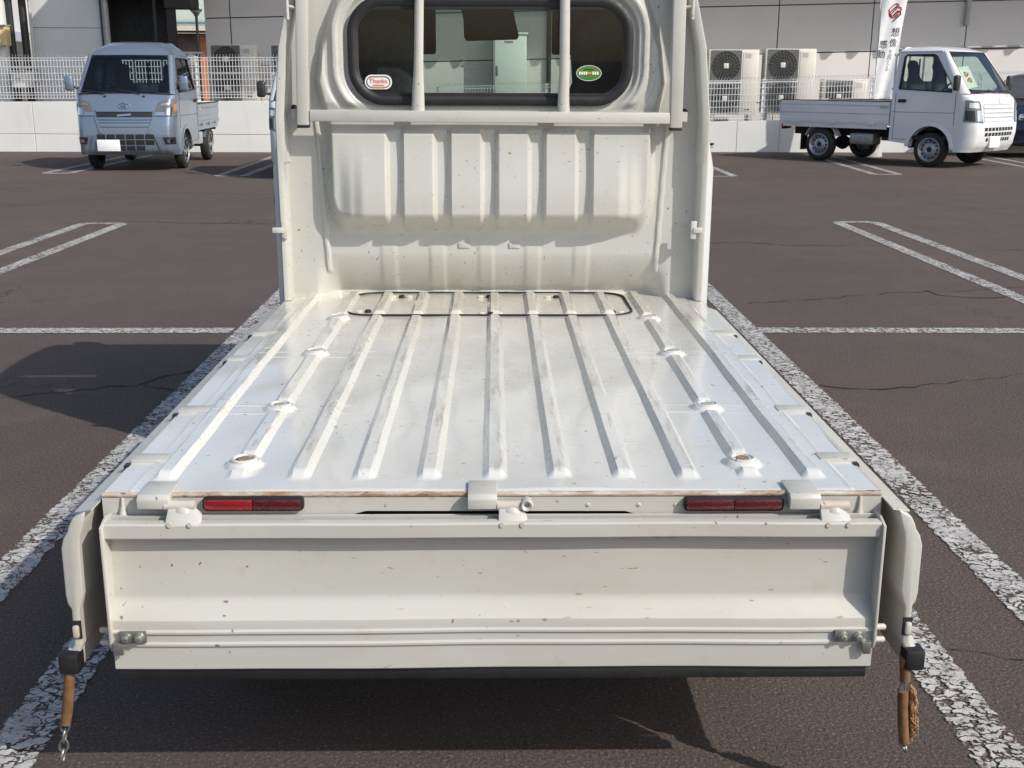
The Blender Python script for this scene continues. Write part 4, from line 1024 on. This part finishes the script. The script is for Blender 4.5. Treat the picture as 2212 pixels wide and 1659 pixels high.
for s in (-1, 1):                                     # side sills and gate hinge plates
    mk('side_sill', MB().box(s * .7035 - .004, s * .7035 + .004, YR + .004, YW, .565, FZ - .006), 'paint_gate', T)
    for by in (onz(290, 987, FZ).y, onz(400, 882, FZ).y, onz(500, 772, FZ).y, onz(548, 717, FZ).y):
        h_ = mk('gate_hinge', MB().box(s * .675 - .034, s * .675 + .036, by - .022, by + .022, FZ - .012, FZ + .0008), 'paint_gate', T, bevel=.003)
        mk('hinge_slot', MB().box(s * .708 - .006, s * .708 + .003, by - .045, by - .028, FZ - .02, FZ - .0025), 'black_plastic', h_)
        mk('hinge_pin', MB().cyl((s * .716, by, FZ - .022), 'y', .009, .07, 10), 'paint_gate', h_)
# ---- rear sill
z0, z1 = .548, FZ - .003
q0, q1 = ony(738, 1114, 1.905), ony(1402, 1114, 1.905); qa, qb = ony(790, 1104, 1.905), ony(1350, 1104, 1.905)
slot = [(q0.x, q0.z - .012), (q1.x, q1.z - .012), (q1.x - .012, q1.z), (qb.x, qb.z), (qa.x, qa.z), (q0.x + .012, q0.z)]
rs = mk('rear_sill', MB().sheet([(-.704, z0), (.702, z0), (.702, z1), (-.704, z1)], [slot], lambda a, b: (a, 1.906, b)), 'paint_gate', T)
mk('sill_recess', MB().box(q0.x - .02, q1.x + .02, 1.93, 1.94, .55, .63), 'black_plastic', rs)
mk('sill_lip', MB().tube([(-.703, 1.909, FZ - .004), (.701, 1.909, FZ - .004)], .0055, 8), 'rust_edge', rs, smooth=60)
for px in (265, 1858):
    q = ony(px, 1092, 1.903)
    mk('weld_drip', MB().tube([(q.x, 1.905, FZ - .008), (q.x, 1.904, q.z), (q.x, 1.903, q.z - .022)], [.003, .004, .009], 8), 'paint_gate', rs, smooth=60)
for px in (1148, 1270, 1380, 1780 - 20, 1880 - 70, 2000 - 40): 
    q = ony(px if px < 1400 else px - 300, 1091, 1.905); mk('sill_rivet', MB().lathe((q.x, 1.9055, q.z), 'y', [(0, .0045), (-.0012, .003), (-.0014, .001)], 8), 'paint_gate', rs, smooth=60)
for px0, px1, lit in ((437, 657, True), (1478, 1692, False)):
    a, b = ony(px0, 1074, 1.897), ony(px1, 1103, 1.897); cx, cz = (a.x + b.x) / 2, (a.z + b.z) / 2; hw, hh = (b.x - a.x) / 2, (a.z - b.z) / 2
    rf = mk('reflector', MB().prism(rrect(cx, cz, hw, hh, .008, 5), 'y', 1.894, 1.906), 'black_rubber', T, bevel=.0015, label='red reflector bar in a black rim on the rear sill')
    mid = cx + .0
    for (u0, u1, mm) in ((cx - hw + .004, mid, 'reflector_red' if lit else 'reflector_red_unlit'), (mid, cx + hw - .004, 'reflector_red_unlit')):  # brighter half of the left bar puts caught light into the lens colour
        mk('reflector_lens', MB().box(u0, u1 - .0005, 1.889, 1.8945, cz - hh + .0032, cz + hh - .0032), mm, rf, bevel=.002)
# hinges of the tailgate
for (c0, c1, p0, p1, bolt) in ((295, 368, 356, 422, 0), (1010, 1074, 1074, 1130, 1), (1706, 1771, 1771, 1833, 0)):
    a, b = ony(c0, 1066, 1.885), ony(c1, 1098, 1.885)
    hb = mk('tailgate_hinge', MB().prism([(1.955, FZ + .0005), (1.955, FZ + .006), (1.885, FZ + .005), (1.878, FZ - .003), (1.878, b.z), (1.905, b.z - .002), (1.905, FZ - .002)], 'x', a.x, b.x), 'paint_gate', T, bevel=.004)
    pa, pb_ = ony(p0, 1092, 1.885), ony(p1, 1092, 1.885)
    mk('hinge_barrel', MB().cyl(((pa.x + pb_.x) / 2, 1.886, pa.z), 'x', .0095, pb_.x - pa.x, 14), 'paint_rust', hb, smooth=40)
    la, lb_ = ony(p0 + 4, 1104, 1.87), ony(p1 + 9, 1137, 1.856)
    mk('hinge_leaf', MB().add([(la.x, 1.882, la.z + .006), (lb_.x - .02, 1.882, la.z + .006), (lb_.x, 1.874, la.z - .010), (lb_.x + .002, 1.852, lb_.z), (la.x - .002, 1.852, lb_.z), (la.x, 1.892, la.z + .006), (lb_.x - .02, 1.892, la.z + .006), (lb_.x, 1.884, la.z - .010), (lb_.x + .002, 1.862, lb_.z - .004), (la.x - .002, 1.862, lb_.z - .004)],
       [(4, 3, 2, 1, 0), (5, 6, 7, 8, 9), (0, 1, 6, 5), (1, 2, 7, 6), (2, 3, 8, 7), (3, 4, 9, 8), (4, 0, 5, 9)]), 'paint_gate', hb, bevel=.003)
    q = ony((p0 + p1) / 2 + 4, 1118, 1.87)
    mk('leaf_boss', MB().lathe((q.x, 1.872, q.z), 'y', [(.010, .020), (.001, .015), (-.002, .007), (-.002, .001)], 14), 'paint_gate', hb, smooth=50)
    for dx in (-.018, .018): mk('leaf_bolt', MB().cyl((q.x + dx, 1.852, lb_.z + .004), 'y', .0045, .0030, 8), 'paint_rust', hb)
    if bolt:
        q = ony(1138, 1090, 1.88); mk('hinge_bolt', MB().lathe((q.x, 1.88, q.z), 'y', [(.012, .011), (-.006, .011), (-.008, .009), (-.004, .005), (.004, .0045), (.004, .001)], 16), 'paint_gate', hb, smooth=40)
# ---- tailgate hanging down
def zt_(y, Yp): return ony(1064, y, Yp).z
Y0, Y1 = 1.881, 1.853
zA = zt_(1131, Y1)
prof = [(1.875, zA - .02), (1.875, zA - .003), (1.873, zA + .0005), (1.866, zA + .0008), (Y1 + .004, zA), (Y1, zA - .003)]
zB = zt_(1164, Y1); prof += [(Y1, zB + .003), (Y1 + .003, zB), (Y0 - .004, zB - .003), (Y0, zB - .007)]
zC = zt_(1293, Y0); prof += [(Y0, zC + .012), (Y0 - .001, zC + .004), (Y0 - .005, zC - .003)]
zD = zt_(1338, Y1); prof += [(Y1 + .006, zD + .005), (Y1 + .001, zD), (Y1, zD - .006)]
zE = zt_(1362, Y1); prof += [(Y1, zE + .005), (Y1 - .004, zE + .002), (Y1 - .004, zE - .002), (Y1, zE - .004)]
zG = zt_(1388, Y1); prof += [(Y1, zG + .005), (Y1 - .004, zG + .002), (Y1 - .004, zG - .002), (Y1, zG - .004)]
zH = zt_(1444, Y1); prof += [(Y1, zH + .003), (Y1 + .003, zH), (1.893, zH)]
gxs = [-.690 + 1.382 * k / 60 for k in range(61)]
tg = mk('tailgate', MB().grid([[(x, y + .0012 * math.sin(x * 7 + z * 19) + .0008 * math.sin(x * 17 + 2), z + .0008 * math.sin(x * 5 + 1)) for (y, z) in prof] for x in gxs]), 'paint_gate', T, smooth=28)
mb = MB(); random.seed(11); gz = [(-.684 + 1.37 * k / 90, zB - .0075 + random.uniform(-.0012, .0012), random.uniform(.0004, .0035)) for k in range(91)]
mb.grid([[(x, Y0 - .0012, z + h) for x, z, h in gz], [(x, Y0 - .0012, z - h) for x, z, h in gz]]); mk('grime_line', mb, 'rust_edge', tg, flip=False)
mk('gate_back', MB().box(-.688, .690, 1.892, 1.899, zH + .002, zA), 'paint_gate', tg)
mk('gate_rubber', MB().box(-.690, .688, 1.860, 1.890, zH - .026, zH - .001), 'black_rubber', tg, bevel=.004)
for s in (-1, 1):
    x = .001 + s * .691
    pl = [(1.903, zA + .004), (1.876, zA + .006), (1.845, zA - .004), (1.842, zE - .02), (1.848, zG - .012), (1.903, zG - .012)]
    mk('gate_end_plate', MB().prism(pl, 'x', x - .0025, x + .0025), 'paint_gate', tg, bevel=.001)
    a, b = (ony(258, 1363, 1.846), ony(318, 1388, 1.846)) if s < 0 else (ony(1804, 1360, 1.846), ony(1868, 1385, 1.846))
    br = mk('latch_plate', MB().box(a.x, b.x, 1.8435, 1.8475, b.z, a.z).prism([(a.x - .012, b.z - .022), (a.x + .006, b.z - .022), (a.x + .008, b.z + .002), (a.x - .012, b.z + .002)] if s < 0 else [(b.x + .010, b.z - .022), (b.x - .004, b.z - .022), (b.x - .008, b.z + .002), (b.x + .010, b.z + .002)], 'y', 1.838, 1.845), 'steel_grey', tg, bevel=.001, label='bare grey steel latch plate bolted to the tailgate corner')
    for u in (.25, .75):
        bx = a.x + (b.x - a.x) * u; mk('latch_bolt', MB().lathe((bx, 1.8435, (a.z + b.z) / 2), 'y', [(0, .0095), (-.004, .009), (-.004, .006), (-.010, .006), (-.011, .004), (-.011, .001)], 12), 'zinc_bolt', br, smooth=40)
    for zz in (zt_(1356, 1.87), zt_(1383, 1.87)):
        mk('latch_stud', MB().tube([(x, 1.868, zz), (x + s * .024, 1.868, zz), (x + s * .027, 1.868, zz)], [.006, .006, .003], 10), 'paint_rust', tg, smooth=40)
# ---- side gates folded down
for s in (-1, 1):
    cs = [(.722, .630), (.746, .617), (.754, .602), (.757, .592), (.765, .580), (.771, .560), (.772, .470), (.770, .452), (.764, .442), (.766, .372), (.770, .362), (.788, .358), (.790, .328), (.787, .322), (.758, .322), (.756, .360), (.751, .368), (.750, .440), (.745, .453), (.740, .472), (.738, .562), (.735, .584), (.728, .604)]
    sg = mk('side_gate', MB().prism([(s * x, z) for x, z in cs], 'y', 1.866, 3.715), 'paint_gate', T, bevel=.0035, seg=2, smooth=60)
    mk('end_cap', MB().box(s * .7735 - .0185, s * .7735 + .0185, 1.848, 1.885, .319, .360), 'black_rubber', sg, bevel=.006)
    mk('latch_window', MB().box(s * .757 - .0085, s * .757 + .0085, 1.8635, 1.8665, .385, .420), 'black_plastic', sg)
    mk('latch_hook', MB().box(s * .758 - .005, s * .758 + .006, 1.857, 1.867, .388, .412), 'paint_rust', sg, bevel=.003)
    mk('gate_lip', MB().add([(s * .708, 1.86, .636), (s * .748, 1.885, .622), (s * .748, 3.70, .622), (s * .708, 3.70, .636), (s * .708, 1.86, .633), (s * .748, 1.885, .619), (s * .748, 3.70, .619), (s * .708, 3.70, .633)], [(0, 1, 2, 3), (7, 6, 5, 4), (0, 4, 5, 1), (1, 5, 6, 2), (2, 6, 7, 3), (3, 7, 4, 0)]), 'paint_gate', sg)
# hoses and chains hanging from the gate ends
def chain(root, p0, p1, n):
    for k in range(n):
        a, b = p0.lerp(p1, k / n), p0.lerp(p1, (k + 1.25) / n); m = (a + b) / 2; L = (b - a).length / 2; ax = (b - a).normalized()
        sdv = Vector((1, 0, 0)) if k % 2 == 0 else Vector((0, 1, 0)); wd = .008
        pts = [m + ax * (L * math.cos(t)) + sdv * (wd * math.sin(t)) for t in [2 * math.pi * q / 14 for q in range(15)]]
        mk('chain_link', MB().tube(pts, .0022, 6, False), 'steel_grey', root, smooth=60)
YH = 1.862
hp = [ony(x, y, YH) for x, y in ((153, 1420), (150, 1450), (149, 1490), (146, 1530), (142, 1563))]
hl = mk('chain_hose', MB().tube(hp, [.0085, .0095, .0100, .0098, .0092], 12), 'tan_hose', T, smooth=50, label='rusty tan hose sleeve over the left gate chain')
chain(hl, ony(142, 1555, YH), ony(136, 1640, YH), 4)
hr = mk('chain_hose', MB().tube([ony(1954, 1420, YH), ony(1955, 1450, YH), ony(1955, 1470, YH)], .0095, 12), 'tan_hose', T, smooth=50, label='short tan hose sleeve over the right gate chain')
mb = MB()
for dx in (-8, -3, 3): mb.tube([ony(1957 + dx, 1465, YH), ony(1953 + dx * .8, 1480, YH), ony(1952 + dx, 1496, YH)], .0022, 6)
mk('wire_strand', mb, 'steel_grey', hr)
h2 = mk('folded_hose', MB().tube([ony(1951, 1492, YH), ony(1950, 1530, YH), ony(1951, 1570, YH), ony(1953, 1603, YH)], [.0100, .0096, .0098, .0094], 12), 'tan_hose', T, smooth=50, label='brown hose length hanging folded below the right gate')
mk('hose_lining', MB().tube([ony(1966, 1496, YH + .005), ony(1967, 1540, YH + .005), ony(1966, 1600, YH + .005)], .005, 10), 'tan_hose', h2, smooth=50)
mb = MB(); random.seed(3)
for k in range(70):
    y0_ = random.uniform(1478, 1570); pts = [Vector(ony(1966, y0_, YH))]
    out = random.uniform(4, 17)
    for q in range(1, 5):
        t = q / 4; pts.append(ony(1966 + out * math.sin(t * 2.6) + random.uniform(-2, 2), y0_ + 32 * t * random.uniform(.7, 1.1), YH + random.uniform(-.008, .010)))
    mb.tube(pts, random.uniform(.0010, .0022), 5)
mk('frayed_strands', mb, 'frayed_rope', h2, smooth=60)
chain(h2, ony(1953, 1596, YH), ony(1954, 1620, YH), 2)
# ---- cab back wall: one pressed sheet with ribs, bulge and window opening
YP = 3.80
WCX, WCZ, WHW, WHH, WRD = -.0105, 1.4555, .4475, .1575, .105
zz = np.concatenate([np.linspace(.645, .80, 32), np.linspace(.804, 1.30, 110)[0:], np.linspace(1.306, 1.86, 96)])
ss = np.linspace(-1, 1, 380)
S, Zg = np.meshgrid(ss, zz)
hwz = np.interp(Zg, [.6, 1.25, 1.47, 1.62, 1.70, 1.90], [.698, .698, .676, .640, .615, .55])
Xg = S * hwz - .003
pw = np.interp(Zg, [.6, 1.21, 1.30, 1.36, 1.47, 1.61, 1.70, 1.9], [.545, .545, .565, .578, .560, .512, .47, .40])
D = np.zeros_like(Xg)
plat = sstep(pw, pw - .03, np.abs(Xg - (-.010)))
vert = sstep(.872, .958, Zg)                           # slanted underside
base = .038 - .008 * sstep(1.205, 1.225, Zg) * sstep(1.30, 1.27, Zg)
grow = sstep(1.20, .97, Zg) * .028                     # the pressing swells towards the bottom
bul = .6 * sstep(.50, .452, np.abs(Xg + .01)) + .4 * sstep(.455, .415, np.abs(Xg + .01))
ribz = sstep(1.218, 1.195, Zg)
panel = np.ones_like(Xg)
for px in (853, 956, 1057, 1160, 1263):
    gxx = ony(px, 370, 3.72).x; panel *= 1 - np.clip((.030 - np.abs(Xg - gxx)) / .012, 0, 1)
edge = sstep(.535, .515, np.abs(Xg + .010))
msk = sstep(.004, -.034, sdrr(Xg, Zg * .45, -.010, .9, .548, .9 - .868 * .45, .065)); bl = sstep(1.02, 1.12, Zg); shape = msk * (1 - bl) + plat * bl
D += shape * (base + grow * bul + ribz * panel * edge * .023)
# faint flutes on the lower wall
low = sstep(.86, .80, Zg)
for px in (840, 945, 1050, 1150, 1255): 
    gxx = ony(px, 560, 3.80).x; D += low * .0035 * sstep(.034, .016, np.abs(Xg - gxx))
for s in (-1, 1):                                      # pressed ridges on the corner posts
    xr = -.005 + s * np.interp(Zg, [.72, 1.25], [.553, .578]); D += .007 * sstep(.010, .004, np.abs(Xg - xr)) * sstep(.725, .74, Zg) * sstep(1.26, 1.24, Zg)
D += -.074 * np.clip((.80 - Zg) / .14, 0, 1) ** 1.5 * sstep(.60, .52, np.abs(Xg + .005)) + .004 * sstep(.660, .650, Zg) ** 2                 # cove at the floor
sdw = sdrr(Xg, Zg, WCX, WCZ, WHW, WHH, WRD)
above = sstep(1.27, 1.30, Zg)
D += above * plat * (-.014 * sstep(.032, .018, sdw) + .009 * sstep(.014, .005, np.abs(sdw - .052)) - .006 * sstep(.014, .005, np.abs(sdw - .080)))
D += .0012 * np.sin(Xg * 8 + 2) * np.sin(Zg * 11)
pv = np.stack([Xg, YP - D, Zg], -1).reshape(-1, 3)
m_, n_ = Xg.shape; idx = np.arange(m_ * n_).reshape(m_, n_)
quads = np.stack([idx[:-1, :-1], idx[:-1, 1:], idx[1:, 1:], idx[1:, :-1]], -1).reshape(-1, 4)
cc = pv[quads].mean(1); sdq = sdrr(cc[:, 0], cc[:, 2], WCX, WCZ, WHW, WHH, WRD)
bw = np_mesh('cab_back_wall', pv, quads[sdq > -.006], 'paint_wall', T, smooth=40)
for p0_, p1_ in ((990, 1016), (1099, 1124)):
    qa_, qb_ = ony(p0_, 524, 3.80), ony(p1_, 536, 3.80)
    mk('wall_tab', MB().box(qa_.x, qb_.x, 3.795, 3.83, qb_.z, qa_.z), 'paint_wall', bw, bevel=.003)
# corner flanges standing towards the bed
for s in (-1, 1):
    P = []
    for z in [.648, .8, 1.0, 1.1, 1.104, 1.25, 1.36, 1.47, 1.55, 1.62, 1.70, 1.85]:
        h_ = float(np.interp(z, [.6, 1.25, 1.47, 1.62, 1.70, 1.90], [.698, .698, .676, .640, .615, .55])); lip = .020 if z < 1.102 else .026
        P.append([(s * (h_ - lip) - .003, YP + .004, z), (s * (h_ - lip + .004) - .003, 3.742, z), (s * (h_ - lip + .010) - .003, 3.737, z), (s * (h_ + .003) - .003, 3.737, z), (s * (h_ + .007) - .003, 3.742, z), (s * (h_ + .007) - .003, 3.83, z)])
    fl_ = mk('corner_flange', MB().grid(P), 'paint_wall', T, smooth=50)
    q = ony(614 if s < 0 else 1497, 497, 3.735)
    mk('rope_hook', MB().prism([(q.x - .008, q.z - .030), (q.x + .010, q.z - .030), (q.x + .012, q.z + .030), (q.x - .008, q.z + .030)], 'y', 3.728, 3.738).box(q.x + (-.038 if s < 0 else .0), q.x + (.0 if s < 0 else .030), 3.722, 3.738, q.z - .009, q.z + .009), 'paint_rust', fl_, bevel=.003)
    q = ony(634 if s < 0 else 1480, 234 if s < 0 else 243, 3.78)
    mk('plug', MB().lathe((q.x, 3.800, q.z), 'y', [(0, .012), (-.006, .011), (-.009, .006), (-.009, .001)], 12), 'black_rubber', fl_, smooth=40)
# window: rubber ring, dividers, three panes
def rr_pts(off, n=10): return rrect(WCX, WCZ, WHW + off, WHH + off, WRD + off, n)
YG = 3.768
ring = [rr_pts(.012), rr_pts(.010), rr_pts(.0), rr_pts(-.014), rr_pts(-.022), rr_pts(-.024)]
ringy = [YG + .004, YG - .012, YG - .018, YG - .016, YG - .008, YG + .004]
mb = MB(); mb.grid([[(p[0], y, p[1]) for p in L + L[:1]] for L, y in zip(ring, ringy)])
wr = mk('window_rubber', mb, 'black_rubber', T, smooth=50)
LEAN = math.tan(R(.64))
def gy_(z): return YG - LEAN * (z - WCZ)
xl, xr_ = ony(903, 100, YG).x, ony(1219, 100, YG).x
full = rr_pts(-.019, 12)
for nm, poly in (('l', clipx(full, xl, True)), ('c', clipx(clipx(full, xl, False), xr_, True)), ('r', clipx(full, xr_, False))):
    mk('window_pane', MB().sheet(poly, [], lambda a, b: (a, gy_(b), b)), 'rear_glass', T)
for x in (xl, xr_): mk('window_divider', MB().box(x - .012, x + .012, YG - .012, YG + .010, WCZ - WHH + .01, WCZ + WHH - .01), 'black_rubber', wr)
mk('slider_track', MB().box(WCX - WHW + .06, WCX + WHW - .06, YG - .010, YG + .012, WCZ - WHH + .012, WCZ - WHH + .028), 'black_rubber', wr)
mk('slider_track', MB().box(WCX - WHW + .06, WCX + WHW - .06, YG - .010, YG + .012, WCZ + WHH - .030, WCZ + WHH - .012), 'black_rubber', wr)
# stickers on the panes
YS = YG - .004
a, b = ony(788, 162, YS), ony(847, 192, YS); cx, cz = (a.x + b.x) / 2, (a.z + b.z) / 2
st = mk('window_sticker', MB().prism(rrect(cx, cz, .0435, .0225, .0215, 8), 'y', YS - .001, YS), 'sticker_white', T, label='white rounded sticker with red lettering on the left pane')
inn = rrect(cx, cz, .037, .0165, .016, 8)
mk('sticker_border', MB().tube([(x, YS - .0012, z) for x, z in inn + inn[:1]], .0016, 4, False), 'sticker_black', st)
def txt(parent, body, w_, x, z, mat, y):
    vs_, fs = text_mesh(body, 1.0)
    if not vs_: return
    mx = max(abs(v[0]) for v in vs_); k = w_ / (2 * mx)
    mk('sticker_text', MB().add([(x + v[0] * k, y, z + v[1] * k) for v in vs_], fs), mat, parent, flip=False)
txt(st, 'Thanks', .058, cx, cz + .003, 'sticker_red', YS - .003)
mk('sticker_line', MB().box(cx - .018, cx + .018, YS - .0024, YS - .001, cz - .0105, cz - .009), 'sticker_black', st)
mk('sticker_line', MB().box(cx - .020, cx + .020, YS - .0035, YS - .001, cz - .0175, cz - .0135), 'sticker_orange', st)
a, b = ony(1245, 142, YS), ony(1299, 174, YS); cx, cz = (a.x + b.x) / 2, (a.z + b.z) / 2
el = [(cx + .040 * math.cos(t), cz + .0235 * math.sin(t)) for t in [2 * math.pi * k / 32 for k in range(32)]]
st2 = mk('window_sticker', MB().prism(el, 'y', YS - .001, YS), 'sticker_green', T, label='green oval sticker with white band lettering on the right pane')
mk('sticker_border', MB().tube([(x, YS - .0012, z) for x, z in el + el[:1]], .0012, 4, False), 'ac_ivory', st2)
for k in range(9):
    if k in (4, 5): continue
    u = cx - .032 + .0072 * k; mk('sticker_mark', MB().box(u, u + .0052, YS - .0024, YS - .001, cz - .004, cz + .0045).box(u + .001, u + .004, YS - .0026, YS - .001, cz - .0055, cz - .003), 'sticker_white', st2)
mk('sticker_mark', MB().box(cx - .004, cx + .008, YS - .0024, YS - .001, cz - .003, cz + .003), 'sticker_orange', st2)
mk('sticker_line', MB().box(cx - .016, cx + .016, YS - .0024, YS - .001, cz + .010, cz + .0125), 'sticker_black', st2)
# ---- guard frame
YGF = 3.709
def bar(px0, px1, py, Yp): a, b = ony(px0, py, Yp), ony(px1, py, Yp); return a, b
gf = None
for (t0, t1, b0, b1, yb_) in ((637, 663, 641, 667, 271), (1455, 1484, 1448, 1474, 277)):
    a, b = bar(t0, t1, 0, YGF); c, d = bar(b0, b1, yb_, YGF)
    k = (1.84 - c.z) / (a.z - c.z); at = c + (a - c) * k; bt_ = d + (b - d) * k
    vs_ = []
    for (l, r_) in ((c, d), (at, bt_)): vs_ += [(l.x, YGF, l.z), (r_.x, YGF, r_.z), (r_.x, YGF + .042, r_.z), (l.x, YGF + .042, l.z)]
    po = mk('guard_post', MB().add(vs_, [(0, 3, 2, 1), (4, 5, 6, 7), (0, 1, 5, 4), (1, 2, 6, 5), (2, 3, 7, 6), (3, 0, 4, 7)]), 'paint_gate', T, bevel=.005)
    mk('post_cap', MB().box(c.x + .001, d.x - .001, YGF + .001, YGF + .040, c.z - .008, c.z + .002), 'black_rubber', po, bevel=.002)
    sx = -1 if c.x < 0 else 1
    q = ony(621 if sx < 0 else 1496, 22, 3.72)
    mk('guard_stay', MB().box((c.x if sx < 0 else d.x) - .02, (c.x if sx < 0 else d.x) + .02, YGF + .03, YP, c.z + .02, c.z + .05), 'paint_gate', po)
    hk = MB(); hk.tube([(q.x, 3.715, q.z + .030), (q.x, 3.715, q.z - .028)], .0058, 8); hk.tube([(q.x, 3.715, q.z + .012), (q.x - sx * .022, 3.72, q.z + .008)], .005, 8)
    mk('rope_cleat', hk, 'paint_gate', po, smooth=50)
a, b = ony(668, 237, YGF), ony(1448, 243.5, YGF); c, d = ony(668, 262, YGF), ony(1448, 268, YGF)
vs_ = []
for y in (YGF, YGF + .028): vs_ += [(c.x, y, c.z), (d.x, y, d.z), (b.x, y, b.z), (a.x, y, a.z)]
gb = mk('guard_rail', MB().add(vs_, [(0, 1, 2, 3), (7, 6, 5, 4), (0, 4, 5, 1), (1, 5, 6, 2), (2, 6, 7, 3), (3, 7, 4, 0)]), 'paint_gate', T, bevel=.004)
for (u0, u1, v0, v1, yb_) in ((894, 914, 888, 917, 240), (1209, 1231, 1204, 1231, 243)):
    P = []
    for py, l, r_ in ((yb_, v0, v1), (yb_ - 35, v0 + 1.5, v1 - 1), (yb_ - 90, (u0 + v0) / 2 + 2, u1), (yb_ - 130, u0, u1), (0, u0 + 1, u1 + 1), (-150, u0 + 3, u1 + 3)):
        a, b = ony(l, py, YGF + .01), ony(r_, py, YGF + .01); cx, rx = (a.x + b.x) / 2, (b.x - a.x) / 2
        P.append([(cx + rx * math.cos(t), YGF + .020 + .014 * math.sin(t), a.z) for t in [2 * math.pi * k / 16 for k in range(17)]])
    mk('guard_bar', MB().grid(P), 'paint_gate', gb, smooth=60)
# ---- mirror seen through the windows
q0, q1 = ony(1001, 42, 4.50), ony(1121, 89, 4.50); q2 = ony(1060, -10, 4.5)
im = mk('interior_mirror', MB().prism([(q0.x + .01, q1.z), (q1.x - .006, q1.z + .006), (q1.x, q1.z + .02), (q1.x - .015, q0.z), (q1.x - .03, q2.z), (q0.x - .02, q2.z), (q0.x, q0.z), (q0.x + .002, q1.z + .015)], 'y', 4.49, 4.52), 'black_plastic', T, bevel=.006)

for s in (-1, 1):
    mk('pane_darkener', MB().box(s * .42 - .20, s * .42 + .20, 4.46, 4.48, 1.46, 1.68), 'dark_trim', T, bevel=.01)  # dark panels added to blacken the view through the side panes
